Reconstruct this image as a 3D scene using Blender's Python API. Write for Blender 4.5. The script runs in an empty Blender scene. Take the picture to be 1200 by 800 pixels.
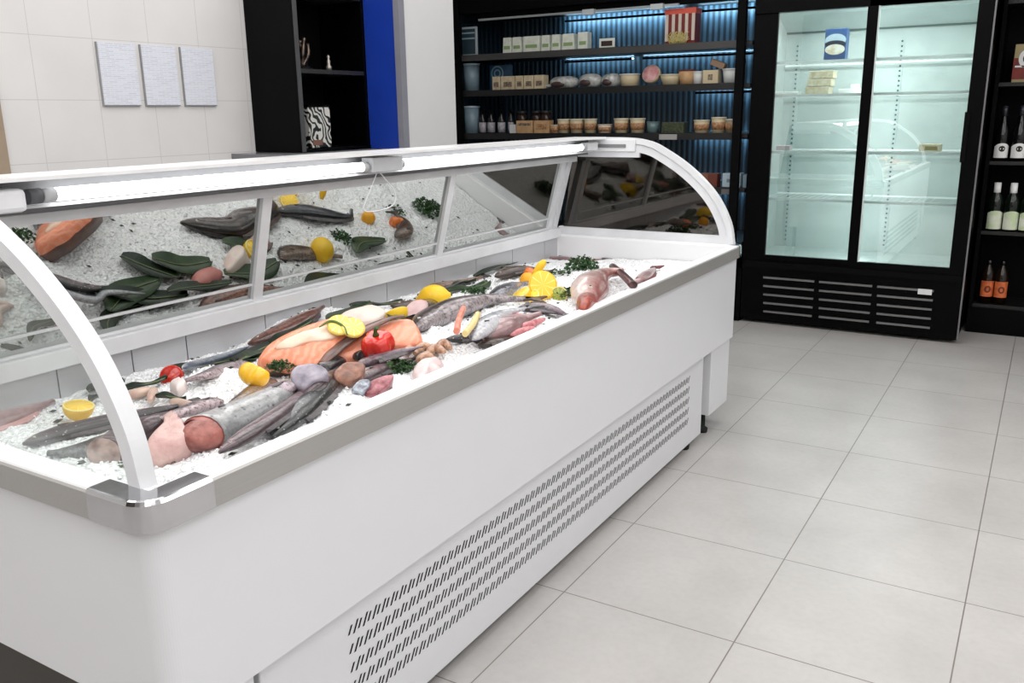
import bpy, bmesh, math, random
from math import sin, cos, pi, radians, sqrt, atan2
from mathutils import Vector, Matrix, noise
random.seed(7)
S = bpy.context.scene
COL = S.collection
# ------------------------------------------------------------------ camera
FPX, YAW, PITCH, ROLL, CAMZ = 1029.0, .5458, .2543, -.0147, 1.61
fwd = Vector((-sin(YAW)*cos(PITCH), cos(YAW)*cos(PITCH), -sin(PITCH)))
rt = Vector((cos(YAW), sin(YAW), 0)); up = rt.cross(fwd)
cr, sr = cos(ROLL), sin(ROLL)
RX, RU = cr*rt+sr*up, -sr*rt+cr*up
cam = bpy.data.objects.new('camera', bpy.data.cameras.new('camera'))
COL.objects.link(cam)
cam.matrix_world = Matrix(((RX.x, RU.x, -fwd.x, 0), (RX.y, RU.y, -fwd.y, 0), (RX.z, RU.z, -fwd.z, CAMZ), (0, 0, 0, 1)))
cam.data.lens = FPX/1200*36; cam.data.sensor_width = 36; cam.data.clip_start = .05
S.camera = cam
O = Vector((0, 0, CAMZ))
def ray(px, py): return fwd + RX*((px-600)/FPX) - RU*((py-400)/FPX)
def U(px, py, ax, v):
    d = ray(px, py); i = 'xyz'.index(ax)
    return O + d*((v-O[i])/d[i])
# ------------------------------------------------------------------ materials
MATS = {}
def _new(name):
    m = bpy.data.materials.new(name); m.use_nodes = True
    nt = m.node_tree; b = nt.nodes['Principled BSDF']
    return m, nt, b
def sl(c):
    return tuple(((x/255+.055)/1.055)**2.4 if x > 10 else x/255/12.92 for x in c) + (1,)
def N(nt, t, **kw):
    n = nt.nodes.new(t)
    for k, v in kw.items():
        if k in n.inputs.keys(): n.inputs[k].default_value = v
        else: setattr(n, k, v)
    return n
def ramp(nt, fac, stops, interp='LINEAR'):
    r = nt.nodes.new('ShaderNodeValToRGB'); e = r.color_ramp.elements; r.color_ramp.interpolation = interp
    while len(e) < len(stops): e.new(.5)
    for el, (p, c) in zip(e, stops): el.position = p; el.color = sl(c) if len(c) == 3 else c
    nt.links.new(fac, r.inputs[0]); return r.outputs[0]
def mixc(nt, fac, a, b, mode='MIX'):
    m = nt.nodes.new('ShaderNodeMix'); m.data_type = 'RGBA'; m.blend_type = mode
    for s, v in ((m.inputs[0], fac), (m.inputs[6], a), (m.inputs[7], b)):
        if hasattr(v, 'is_linked'): nt.links.new(v, s)
        elif isinstance(v, tuple) and len(v) == 3: s.default_value = sl(v)
        else: s.default_value = v
    return m.outputs[2]
def plain(name, c, rough=.5, metal=0, c2=None, scale=8, bump=0, bscale=60, coat=0, spec=.5, emit=0, ecol=None, detail=3):
    if name in MATS: return MATS[name]
    m, nt, b = _new(name); L = nt.links
    b.inputs['Roughness'].default_value = rough; b.inputs['Metallic'].default_value = metal
    b.inputs['Specular IOR Level'].default_value = spec; b.inputs['Coat Weight'].default_value = coat
    b.inputs['Coat Roughness'].default_value = .12
    tc = N(nt, 'ShaderNodeTexCoord')
    c2 = c2 or tuple(max(0, x*.96) for x in c)
    nz = N(nt, 'ShaderNodeTexNoise', Scale=scale, Detail=detail)
    L.new(tc.outputs['Object'], nz.inputs['Vector'])
    L.new(ramp(nt, nz.outputs[0], [(.35, c), (.65, c2)]), b.inputs['Base Color'])
    if bump:
        n2 = N(nt, 'ShaderNodeTexNoise', Scale=bscale, Detail=4); L.new(tc.outputs['Object'], n2.inputs['Vector'])
        bp = N(nt, 'ShaderNodeBump', Strength=bump, Distance=.01); L.new(n2.outputs[0], bp.inputs['Height']); L.new(bp.outputs[0], b.inputs['Normal'])
    if emit:
        b.inputs['Emission Color'].default_value = sl(ecol or c); b.inputs['Emission Strength'].default_value = emit
    MATS[name] = m; return m
def fishmat(name, back, mid, belly, spot=None, sscale=60, samt=.25, nscale=14, rough=.28, dk=.75):
    """u runs nose to tail, v runs back to belly"""
    if name in MATS: return MATS[name]
    m, nt, b = _new(name); L = nt.links
    back, mid, belly = (tuple(int(x*f) for x in c) for c, f in ((back, .7), (mid, .78), (belly, .9)))
    uv = N(nt, 'ShaderNodeUVMap'); uv.uv_map = 'UVMap'
    sx = N(nt, 'ShaderNodeSeparateXYZ'); L.new(uv.outputs[0], sx.inputs[0])
    tc = N(nt, 'ShaderNodeTexCoord')
    nz = N(nt, 'ShaderNodeTexNoise', Scale=nscale, Detail=5, Roughness=.65); L.new(tc.outputs['Object'], nz.inputs['Vector'])
    ad = N(nt, 'ShaderNodeMath', operation='MULTIPLY_ADD'); ad.inputs[1].default_value = 1.3; L.new(nz.outputs[0], ad.inputs[0])
    s2 = N(nt, 'ShaderNodeMath', operation='SUBTRACT'); s2.inputs[1].default_value = .65; L.new(sx.outputs['Y'], s2.inputs[0]); L.new(s2.outputs[0], ad.inputs[2])
    col = ramp(nt, ad.outputs[0], [(.12, back), (.5, mid), (.85, belly)])
    n3 = N(nt, 'ShaderNodeTexNoise', Scale=nscale*5, Detail=4, Roughness=.7); L.new(tc.outputs['Object'], n3.inputs['Vector'])
    col = mixc(nt, ramp(nt, n3.outputs[0], [(.46, (0, 0, 0, 1)), (.62, (dk, dk, dk, 1))]), col, tuple(int(x*.4) for x in back))
    if spot:
        vo = N(nt, 'ShaderNodeTexVoronoi', Scale=sscale); L.new(tc.outputs['Object'], vo.inputs['Vector'])
        col = mixc(nt, ramp(nt, vo.outputs['Distance'], [(samt, (1, 1, 1, 1)), (samt+.12, (0, 0, 0, 1))]), col, spot)
    L.new(col, b.inputs['Base Color'])
    bp = N(nt, 'ShaderNodeBump', Strength=.25, Distance=.004); L.new(n3.outputs[0], bp.inputs['Height']); L.new(bp.outputs[0], b.inputs['Normal'])
    b.inputs['Roughness'].default_value = rough; b.inputs['Coat Weight'].default_value = .5; b.inputs['Coat Roughness'].default_value = .1
    MATS[name] = m; return m
def bands(name, c, c2, scale=60, dist=3, rough=.35, coat=.3, bump=.2, lo=.3, hi=.75):
    if name in MATS: return MATS[name]
    m, nt, b = _new(name); L = nt.links
    tc = N(nt, 'ShaderNodeTexCoord')
    w = N(nt, 'ShaderNodeTexWave', Scale=scale, Distortion=dist, Detail=3); w.inputs['Detail Scale'].default_value = 1.5
    L.new(tc.outputs['Object'], w.inputs['Vector'])
    L.new(ramp(nt, w.outputs['Fac'], [(lo, c), (hi, c2)]), b.inputs['Base Color'])
    bp = N(nt, 'ShaderNodeBump', Strength=bump, Distance=.003); L.new(w.outputs['Fac'], bp.inputs['Height']); L.new(bp.outputs[0], b.inputs['Normal'])
    b.inputs['Roughness'].default_value = rough; b.inputs['Coat Weight'].default_value = coat
    MATS[name] = m; return m
def glassmat(name, tint, refl, refl_col=(1, 1, 1, 1), rough=0.0, fres=True):
    m = bpy.data.materials.new(name); m.use_nodes = True; nt = m.node_tree; nt.nodes.clear(); L = nt.links
    o = N(nt, 'ShaderNodeOutputMaterial'); t = N(nt, 'ShaderNodeBsdfTransparent'); t.inputs[0].default_value = tint
    g = N(nt, 'ShaderNodeBsdfGlossy'); g.inputs[0].default_value = refl_col; g.inputs['Roughness'].default_value = rough
    mx = N(nt, 'ShaderNodeMixShader')
    if fres:
        f = N(nt, 'ShaderNodeLayerWeight', Blend=.5); pw = N(nt, 'ShaderNodeMath', operation='POWER'); pw.inputs[1].default_value = 4
        L.new(f.outputs['Facing'], pw.inputs[0]); ma = N(nt, 'ShaderNodeMath', operation='MULTIPLY_ADD'); ma.inputs[1].default_value = .8; ma.inputs[2].default_value = refl
        L.new(pw.outputs[0], ma.inputs[0]); L.new(ma.outputs[0], mx.inputs[0])
    else: mx.inputs[0].default_value = refl
    L.new(t.outputs[0], mx.inputs[1]); L.new(g.outputs[0], mx.inputs[2]); L.new(mx.outputs[0], o.inputs[0])
    return m
def emitmat(name, c, s):
    m, nt, b = _new(name); b.inputs['Base Color'].default_value = sl(c)
    b.inputs['Emission Color'].default_value = sl(c); b.inputs['Emission Strength'].default_value = s; return m

M_white = plain('white_enamel', (222, 223, 226), .3, c2=(221, 222, 225))
M_inner = plain('white_liner', (236, 236, 238), .35, c2=(235, 235, 237))
M_alu = plain('white_aluminium', (225, 226, 229), .35)
M_black = plain('black_paint', (4, 4, 5), .35, spec=.08)
M_blackm = plain('black_matte', (6, 6, 7), .6, spec=.08)
M_dark = plain('dark_rubber', (22, 22, 22), .8)
M_chrome = plain('chrome', (205, 205, 208), .09, 1)
M_glass_end = glassmat('tinted_glass', (.16, .15, .145, 1), .26, (.42, .39, .36, 1), .03, fres=False)
M_glass_clear = glassmat('clear_glass', (.95, .97, .96, 1), .03)
M_glass_door = glassmat('door_glass', (.85, .91, .90, 1), .16)
# brushed steel
def brushed(name, c, axis, rough=.32, metal=1):
    m, nt, b = _new(name); L = nt.links
    tc = N(nt, 'ShaderNodeTexCoord'); mp = N(nt, 'ShaderNodeMapping')
    sc = [400, 400, 400]; sc[axis] = 4; mp.inputs['Scale'].default_value = sc
    L.new(tc.outputs['Object'], mp.inputs[0]); nz = N(nt, 'ShaderNodeTexNoise', Scale=1, Detail=2); L.new(mp.outputs[0], nz.inputs['Vector'])
    L.new(ramp(nt, nz.outputs[0], [(.3, c), (.7, tuple(int(x*.975) for x in c))]), b.inputs['Base Color'])
    b.inputs['Metallic'].default_value = metal; b.inputs['Roughness'].default_value = rough
    return m
M_steel = brushed('brushed_steel', (180, 178, 175), 1, .45, .55)
M_splash = brushed('splash_steel', (200, 201, 204), 1, .4, .5)
# mirror backed sliding panels
M_mirror, _nt, _b = _new('tinted_mirror')
_b.inputs['Metallic'].default_value = 1; _b.inputs['Roughness'].default_value = .02; _b.inputs['Base Color'].default_value = (.47, .485, .47, 1)
# ------------------------------------------------------------------ mesh helper
class MB:
    def __init__(s): s.v = []; s.f = []; s.mi = []; s.sm = []; s.uv = {}
    def add(s, vs, fs, mi=0, smooth=False, uvs=None):
        b = len(s.v); s.v += [tuple(v) for v in vs]
        for f in fs: s.f.append(tuple(i+b for i in f)); s.mi.append(mi); s.sm.append(smooth)
        if uvs:
            for i, u in enumerate(uvs): s.uv[b+i] = u
        return s
    def box(s, x0, x1, y0, y1, z0, z1, mi=0, M=None):
        vs = [Vector((x, y, z)) for z in (z0, z1) for x, y in ((x0, y0), (x1, y0), (x1, y1), (x0, y1))]
        if M: vs = [M @ v for v in vs]
        return s.add(vs, [(3, 2, 1, 0), (4, 5, 6, 7), (0, 1, 5, 4), (1, 2, 6, 5), (2, 3, 7, 6), (3, 0, 4, 7)], mi)
    def loft(s, rings, mi=0, smooth=True, cap0=True, cap1=True, closed=True, uvf=None):
        n = len(rings[0]); vs = [p for r in rings for p in r]; fs = []
        for k in range(len(rings)-1):
            for i in range(n if closed else n-1):
                j = (i+1) % n; fs.append((k*n+i, k*n+j, (k+1)*n+j, (k+1)*n+i))
        uvs = None
        if uvf: uvs = [uvf(k, i) for k in range(len(rings)) for i in range(n)]
        s.add(vs, fs, mi, smooth, uvs)
        b = len(s.v)-len(vs)
        if cap0: s.f.append(tuple(b+i for i in reversed(range(n)))); s.mi.append(mi); s.sm.append(False)
        if cap1: s.f.append(tuple(b+(len(rings)-1)*n+i for i in range(n))); s.mi.append(mi); s.sm.append(False)
        return s
    def lathe(s, prof, c=(0, 0, 0), n=20, mi=0, M=None, smooth=True):
        rings = []
        for r, z in prof:
            ring = [Vector((r*cos(2*pi*i/n), r*sin(2*pi*i/n), z)) for i in range(n)]
            if M: ring = [M @ p for p in ring]
            rings.append([p+Vector(c) for p in ring])
        return s.loft(rings, mi, smooth)
    def tube(s, pts, r, n=8, mi=0):
        pts = [Vector(p) for p in pts]; rings = []
        for k, p in enumerate(pts):
            t = (pts[min(k+1, len(pts)-1)]-pts[max(k-1, 0)]).normalized()
            a = t.orthogonal().normalized() if k == 0 else (a-t*a.dot(t)).normalized()
            b = t.cross(a); rr = r[k] if isinstance(r, (list, tuple)) else r
            rings.append([p+(a*cos(2*pi*i/n)+b*sin(2*pi*i/n))*rr for i in range(n)])
        return s.loft(rings, mi, True)
    def ball(s, c, r, n=14, m=9, mi=0, M=None):
        if isinstance(r, (int, float)): r = (r, r, r)
        prof = [(max(sin(pi*k/m), .001), -cos(pi*k/m)) for k in range(m+1)]
        rings = []
        for q, z in prof:
            ring = [Vector((q*cos(2*pi*i/n)*r[0], q*sin(2*pi*i/n)*r[1], z*r[2])) for i in range(n)]
            if M: ring = [M @ p for p in ring]
            rings.append([p+Vector(c) for p in ring])
        return s.loft(rings, mi, True)
    def build(s, name, mats, parent=None, loc=None, bevel=0):
        me = bpy.data.meshes.new(name)
        off = Vector(loc) if loc is not None else Vector((0, 0, 0))
        me.from_pydata([tuple(Vector(v)-off) for v in s.v], [], s.f)
        for m in (mats if isinstance(mats, (list, tuple)) else [mats]): me.materials.append(m)
        for p, mi, sm in zip(me.polygons, s.mi, s.sm): p.material_index = mi; p.use_smooth = sm
        if s.uv:
            ul = me.uv_layers.new(name='UVMap')
            for l in me.loops: ul.data[l.index].uv = s.uv.get(l.vertex_index, (0, 0))
        bm = bmesh.new(); bm.from_mesh(me); bmesh.ops.recalc_face_normals(bm, faces=bm.faces); bm.to_mesh(me); bm.free()
        o = bpy.data.objects.new(name, me); COL.objects.link(o)
        if loc is not None: o.location = off
        if parent is not None:
            o.parent = parent; pw = Vector((0, 0, 0)); q = parent
            while q: pw += q.location; q = q.parent
            o.location = off-pw
        if bevel:
            b = o.modifiers.new('bevel', 'BEVEL'); b.width = bevel; b.segments = 2; b.limit_method = 'ANGLE'; b.harden_normals = False
        return o
def tag(o, label=None, cat=None, group=None, kind=None):
    if label: o['label'] = label
    if cat: o['category'] = cat
    if group: o['group'] = group
    if kind: o['kind'] = kind
    return o
def empty(name, loc, label, cat, group=None):
    o = bpy.data.objects.new(name, None); COL.objects.link(o); o.location = loc; o.empty_display_size = .05
    return tag(o, label, cat, group)
def struct(name, mb, m, bevel=0, label=None):
    o = mb.build(name, m, bevel=bevel); o['kind'] = 'structure'
    return o
def rrect(x0, x1, y0, y1, r, z, n=6):
    pts = []
    for cx, cy, a0 in ((x1-r, y0+r, -pi/2), (x1-r, y1-r, 0), (x0+r, y1-r, pi/2), (x0+r, y0+r, pi)):
        for i in range(n+1):
            a = a0+pi/2*i/n; pts.append(Vector((cx+r*cos(a), cy+r*sin(a), z)))
    return pts
def catmull(pts, k=6):
    pts = [Vector(p) for p in pts]; P = [2*pts[0]-pts[1]]+pts+[2*pts[-1]-pts[-2]]; out = []
    for i in range(1, len(P)-2):
        for j in range(k):
            t = j/k; a, b, c, d = P[i-1:i+3]
            out.append(.5*((2*b)+(c-a)*t+(2*a-5*b+4*c-d)*t*t+(3*b-a-3*c+d)*t**3))
    out.append(pts[-1]); return out

# ================================================================== ROOM
def floor_mat():
    m, nt, b = _new('floor_tiles'); L = nt.links
    tc = N(nt, 'ShaderNodeTexCoord'); sx = N(nt, 'ShaderNodeSeparateXYZ'); L.new(tc.outputs['Object'], sx.inputs[0])
    def line(out, off, pitch):
        a = N(nt, 'ShaderNodeMath', operation='SUBTRACT'); a.inputs[1].default_value = off; L.new(out, a.inputs[0])
        w = N(nt, 'ShaderNodeMath', operation='PINGPONG'); w.inputs[1].default_value = pitch/2; L.new(a.outputs[0], w.inputs[0])
        c = N(nt, 'ShaderNodeMath', operation='LESS_THAN'); c.inputs[1].default_value = .0022; L.new(w.outputs[0], c.inputs[0]); return c.outputs[0]
    gx, gy = line(sx.outputs['X'], -.674, .6), line(sx.outputs['Y'], 2.421, .6042)
    mx = N(nt, 'ShaderNodeMath', operation='MAXIMUM'); L.new(gx, mx.inputs[0]); L.new(gy, mx.inputs[1])
    n1 = N(nt, 'ShaderNodeTexNoise', Scale=2.2, Detail=6, Roughness=.6); L.new(tc.outputs['Object'], n1.inputs['Vector'])
    n2 = N(nt, 'ShaderNodeTexNoise', Scale=40, Detail=4); L.new(tc.outputs['Object'], n2.inputs['Vector'])
    col = ramp(nt, n1.outputs[0], [(.3, (179, 176, 174)), (.7, (193, 190, 188))])
    col = mixc(nt, ramp(nt, n2.outputs[0], [(.4, (0, 0, 0, 1)), (.8, (.16, .16, .16, 1))]), col, (150, 146, 143))
    col = mixc(nt, mx.outputs[0], col, (126, 120, 115))
    L.new(col, b.inputs['Base Color']); b.inputs['Roughness'].default_value = .3; b.inputs['Specular IOR Level'].default_value = .35
    bp = N(nt, 'ShaderNodeBump', Strength=.3, Distance=.002); bp.invert = True; L.new(mx.outputs[0], bp.inputs['Height']); L.new(bp.outputs[0], b.inputs['Normal'])
    return m
def walltile_mat():
    m, nt, b = _new('wall_tiles'); L = nt.links
    tc = N(nt, 'ShaderNodeTexCoord'); sx = N(nt, 'ShaderNodeSeparateXYZ'); L.new(tc.outputs['Object'], sx.inputs[0])
    def line(out, off, pitch):
        a = N(nt, 'ShaderNodeMath', operation='SUBTRACT'); a.inputs[1].default_value = off; L.new(out, a.inputs[0])
        w = N(nt, 'ShaderNodeMath', operation='PINGPONG'); w.inputs[1].default_value = pitch/2; L.new(a.outputs[0], w.inputs[0])
        c = N(nt, 'ShaderNodeMath', operation='LESS_THAN'); c.inputs[1].default_value = .0016; L.new(w.outputs[0], c.inputs[0]); return c.outputs[0]
    gx, gy = line(sx.outputs['Y'], 2.458, .315), line(sx.outputs['Z'], 1.70, .285)
    mx = N(nt, 'ShaderNodeMath', operation='MAXIMUM'); L.new(gx, mx.inputs[0]); L.new(gy, mx.inputs[1])
    n1 = N(nt, 'ShaderNodeTexNoise', Scale=3, Detail=3); L.new(tc.outputs['Object'], n1.inputs['Vector'])
    col = ramp(nt, n1.outputs[0], [(.3, (216, 214, 213)), (.7, (222, 220, 219))])
    L.new(mixc(nt, mx.outputs[0], col, (196, 193, 192)), b.inputs['Base Color']); b.inputs['Roughness'].default_value = .25
    return m
M_paint = plain('white_wall_paint', (214, 213, 213), .5, c2=(213, 212, 212))
M_ceil = plain('ceiling_paint', (225, 225, 224), .8)
XW = -4.02
struct('floor', MB().box(-4.9, 3.6, -3.2, 7.7, -.1, 0), floor_mat())
struct('ceiling', MB().box(-4.9, 3.6, -3.2, 7.7, 3.2, 3.3), M_ceil)
struct('wall_left', MB().box(XW-.15, XW, 2.27, 4.37, 0, 3.2).box(XW-.15, XW, -3.2, 1.2, 0, 3.2).box(XW-.15, XW, 1.2, 2.27, 2.15, 3.2), walltile_mat())
struct('wall_column', MB().box(-4.72, -3.40, 4.372, 4.93, 0, 3.2), M_paint)
struct('wall_alcove', MB().box(-4.9, -4.72, 4.37, 7.7, 0, 3.2), M_paint)
struct('wall_back', MB().box(-4.9, 3.6, 7.62, 7.77, 0, 3.2), M_blackm)
struct('wall_right', MB().box(3.6, 3.75, -3.2, 7.7, 0, 3.2), M_paint)
struct('wall_front', MB().box(-4.9, 3.6, -3.35, -3.2, 0, 3.2), plain('brown_grey_wall', (104, 96, 88), .5))
# blue reveal and grey corner trim of the column
struct('trim_blue', MB().box(-3.655, -3.425, 4.352, 4.371, 1.41, 2.75), plain('blue_panel', (24, 58, 160), .35))
struct('trim_corner', MB().box(-3.425, -3.385, 4.345, 4.375, 0, 3.2).box(-3.4, -3.385, 4.375, 4.40, 0, 3.2), plain('grey_trim', (132, 132, 142), .4))
# tan door at the far left edge of the tiled wall
struct('door_1', MB().box(XW-.10, XW-.03, 1.2, 2.22, 0, 2.1), plain('tan_door', (166, 148, 128), .5))
struct('trim_door', MB().box(XW-.12, XW+.015, 2.21, 2.275, 0, 2.16).box(XW-.12, XW+.015, 1.2, 2.275, 2.1, 2.16), plain('tan_frame', (160, 142, 122), .5))

# notices
def paper_mat(k):
    m, nt, b = _new('printed_paper'); L = nt.links
    tc = N(nt, 'ShaderNodeTexCoord'); mp = N(nt, 'ShaderNodeMapping'); mp.inputs['Location'].default_value = (0, k*1.7, k*.9)
    L.new(tc.outputs['Object'], mp.inputs[0]); sx = N(nt, 'ShaderNodeSeparateXYZ'); L.new(mp.outputs[0], sx.inputs[0])
    cb = N(nt, 'ShaderNodeCombineXYZ'); L.new(sx.outputs['Y'], cb.inputs[0]); L.new(sx.outputs['Z'], cb.inputs[1])
    br = N(nt, 'ShaderNodeTexBrick', Scale=1); br.inputs['Brick Width'].default_value = .05; br.inputs['Row Height'].default_value = .009
    br.inputs['Mortar Size'].default_value = .0022; br.inputs['Color1'].default_value = sl((196, 199, 209)); br.inputs['Color2'].default_value = sl((214, 217, 227)); br.inputs['Mortar'].default_value = sl((223, 225, 234))
    L.new(cb.outputs[0], br.inputs['Vector']); L.new(br.outputs[0], b.inputs['Base Color']); b.inputs['Roughness'].default_value = .4
    return m
M_acr = plain('notice_board', (222, 222, 226), .3); M_edge = plain('notice_edge', (150, 150, 152), .4)
for k, (ya, yb, lab) in enumerate(((2.783, 2.995, 'white printed notice sheet on tiled wall, nearest the tan door'),
                                   (3.026, 3.238, 'white printed notice sheet in the middle of the three on the wall'),
                                   (3.270, 3.482, 'white printed notice sheet on tiled wall, nearest the black cabinet'))):
    t = empty('wall_notice', (XW, (ya+yb)/2, 1.672), lab, 'notice', 'notices on the tiled wall')
    MB().box(XW+.0005, XW+.012, ya, yb, 1.672, 1.972).build('backing_board', M_edge, t)
    MB().box(XW+.012, XW+.0135, ya+.005, yb, 1.677, 1.972).build('paper', paper_mat(k), t)

# ------------------------------------------------------------------ black niche cabinet
cab = empty('display_cabinet', (-3.8, 4.05, 1.41), 'tall black open-shelved cabinet fixed to the white tiled wall', 'cabinet')
MB().box(-4.018, -3.65, 3.745, 3.775, 1.412, 2.75).build('side_panel', M_black, cab)
MB().box(-3.65, -3.642, 3.748, 3.775, 1.412, 2.75).build('lit_edge_strip', plain('lit_edge_grey', (70, 70, 72), .4), cab)  # panel's front edge in lighter grey for the light on it
MB().box(-4.018, -3.995, 3.775, 4.35, 1.412, 2.75).build('back_panel', M_blackm, cab)
MB().box(-3.995, -3.655, 4.325, 4.35, 1.43, 2.73).build('side_panel', M_black, cab)
MB().box(-3.995, -3.65, 3.775, 4.35, 1.412, 1.43).build('bottom_panel', M_black, cab)
MB().box(-3.995, -3.655, 3.775, 4.325, 1.845, 1.868).build('shelf', plain('dark_shelf', (38, 37, 36), .4), cab)
MB().box(-3.995, -3.655, 3.775, 4.325, 2.27, 2.292).build('shelf', plain('dark_shelf', (38, 37, 36), .4), cab)
MB().box(-3.995, -3.65, 3.775, 4.35, 2.73, 2.75).build('top_panel', M_black, cab)
low = empty('back_counter', (-3.8, 4.05, 0), 'low grey counter under the black cabinet against the wall', 'counter')
MB().box(-4.018, -3.64, 3.70, 4.35, .08, 1.36).build('counter_body', plain('counter_white', (214, 214, 216), .4), low)
MB().box(-4.018, -3.60, 3.56, 4.35, 1.36, 1.408).build('counter_top', plain('counter_grey', (120, 120, 124), .18), low)
MB().box(-4.0, -3.70, 3.72, 4.33, 0, .08).build('plinth', M_dark, low)
# things in the cabinet
def swirl_mat():
    m, nt, b = _new('swirl_print'); L = nt.links
    tc = N(nt, 'ShaderNodeTexCoord')
    w = N(nt, 'ShaderNodeTexWave', Scale=9, Distortion=14, Detail=1.5); w.wave_type = 'RINGS'; w.inputs['Detail Scale'].default_value = 1.4
    L.new(tc.outputs['Object'], w.inputs['Vector'])
    L.new(ramp(nt, w.outputs['Fac'], [(.48, (20, 19, 18)), (.62, (205, 203, 198))]), b.inputs['Base Color']); b.inputs['Roughness'].default_value = .3
    return m
t = empty('gift_box', (-3.76, 3.93, 1.43), 'black and white swirl-patterned box on the bottom of the black cabinet', 'box')
MB().box(-3.84, -3.68, 3.85, 4.03, 1.4305, 1.66).build('carton', swirl_mat(), t, bevel=.004)
MB().box(-3.842, -3.678, 3.848, 4.032, 1.66, 1.672).build('lid', M_black, t)
MB().box(-3.68, -3.678, 3.87, 3.95, 1.445, 1.475).build('base_band', plain('rust_band', (120, 84, 70), .5), t)
t = empty('ornament', (-3.77, 3.92, 1.868), 'dark bronze branching sculpture on the upper shelf of the black cabinet', 'ornament')
mb = MB()
for a, r0, h in ((0, .02, .16), (1.1, .05, .13), (2.3, .06, .17), (3.6, .05, .11), (5, .06, .14)):
    mb.tube(catmull([(-3.77, 3.92, 1.885), (-3.77+r0*.6*cos(a), 3.92+r0*.9*sin(a), 1.90+h*.4), (-3.77+r0*cos(a+.6), 3.92+r0*1.3*sin(a+.6), 1.885+h)]), .011)
mb.build('branches', plain('bronze', (128, 112, 100), .25, .8, c2=(54, 46, 42), scale=30), t)
MB().lathe([(.06, 0), (.06, .012), (.045, .022)], (-3.77, 3.92, 1.8685)).build('base', M_black, t)
t = MB().lathe([(.016, 0), (.018, .02), (.01, .035), (.012, .055), (.007, .065), (.011, .078), (.004, .09)], (-3.73, 4.10, 1.8685)).build('figurine', plain('silver_figure', (165, 158, 150), .3, .7))
tag(t, 'small pale silver figurine on the upper shelf of the black cabinet', 'figurine')
t = MB().lathe([(.03, 0), (.032, .06), (.02, .09), (.022, .13), (.012, .15)], (-3.86, 4.02, 1.8685)).build('vase', plain('ink_vase', (24, 24, 34), .2))
tag(t, 'dark vase behind the bronze sculpture on the cabinet shelf', 'vase')

# ================================================================== FISH COUNTER
CT = empty('fish_counter', (-1.87, 2.65, 0), 'long white refrigerated fish display counter with curved end frames and steel trim', 'display counter')
BO = (-2.42, -1.315, .895, 4.415); RO = (-2.445, -1.297, .877, 4.43); RI = (-2.335, -1.352, .94, 4.335)
MB().loft([rrect(*BO, .045, .468, 14), rrect(*BO, .045, .89, 14)], cap0=True, cap1=False, smooth=False).build('body', M_white, CT)
# steel band with small return underneath
B2 = tuple(a+b for a, b in zip(BO, (-.002, .002, -.002, .002)))
MB().loft([rrect(*B2, .046, .884), rrect(*RO, .055, .886), rrect(*RO, .055, .940), rrect(*[a+b for a, b in zip(RO, (.004, -.004, .004, -.004))], .052, .944)], cap0=False, cap1=False, smooth=False).build('steel_trim', M_steel, CT)
R1 = [a+b for a, b in zip(RO, (.004, -.004, .004, -.004))]; R2 = [a+b for a, b in zip(RI, (-.006, .006, -.006, .006))]
w = MB().loft([rrect(*R1, .052, .943), rrect(*[a+b for a, b in zip(R1, (.003, -.003, .003, -.003))], .05, .947), rrect(*R2, .03, .947), rrect(*RI, .025, .941), rrect(*RI, .025, .70)], cap0=False, cap1=True, smooth=False).build('well', M_inner, CT)
# chrome corner covers
def corner_cover(path, name='corner_cover'):
    mb = MB(); n = len(path)
    def off(d, z):
        out = []
        for i, p in enumerate(path):
            t = (path[min(i+1, n-1)]-path[max(i-1, 0)]).normalized(); q = Vector((t.y, -t.x, 0))
            out.append(Vector((p.x+q.x*d, p.y+q.y*d, z)))
        return out
    rows = [off(.003, .887), off(.003, .941), off(-.001, .948), off(-.006, .9495), off(-.05, .9495), off(-.052, .945)]
    m = len(rows); vs = [p for r in rows for p in r]
    fs = [(a*n+i, a*n+i+1, (a+1)*n+i+1, (a+1)*n+i) for a in range(m-1) for i in range(n-1)]
    mb.add(vs, fs, 0, False); o = mb.build(name, M_chrome, CT); return o
def arcp(cx, cy, r, a0, a1, n=10): return [Vector((cx+r*cos(a0+(a1-a0)*i/n), cy+r*sin(a0+(a1-a0)*i/n), 0)) for i in range(n+1)]
corner_cover([Vector((-1.46, RO[2], 0))]+arcp(RO[1]-.055, RO[2]+.055, .055, -pi/2, 0)+[Vector((RO[1], 1.03, 0))])
corner_cover([Vector((RO[1], 4.36, 0))]+arcp(RO[1]-.055, RO[3]-.055, .055, 0, pi/2)+[Vector((-1.45, RO[3], 0))])
# base block with slotted grille
MB().box(-1.375, -1.35, 1.14, 4.035, .04, .468).box(-2.2, -1.375, 4.01, 4.035, .04, .468).build('base_panel', M_white, CT, bevel=.004)
MB().box(-2.40, -1.52, 1.0, 4.0, .02, .465).build('machinery_shade_box', plain('machine_shade_grey', (74, 70, 66), .7), CT)  # machinery block; its dark near end stands in for shaded floor
pitch = .0183; w_ = .0074
for row in range(5):
    g = MB(); yy = 1.425; k = 0; zc = .379-.0525*row
    while yy < 3.83:
        z0, z1 = (zc-.016, zc+.016) if k % 2 else (zc-.0115, zc+.0115)
        sl_ = (z1-z0)*.55
        g.add([(-1.3494, yy-w_/2, z0), (-1.3494, yy+w_/2, z0), (-1.3494, yy+w_/2+sl_, z1), (-1.3494, yy-w_/2+sl_, z1)], [(0, 1, 2, 3)])
        yy += pitch; k += 1
    g.build('grille_slots', plain('slot_dark', (40, 40, 42), .8, spec=.1), CT)
MB().box(-2.3, -1.42, 1.2, 3.98, .012, .04).build('under_tray', M_dark, CT)
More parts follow.
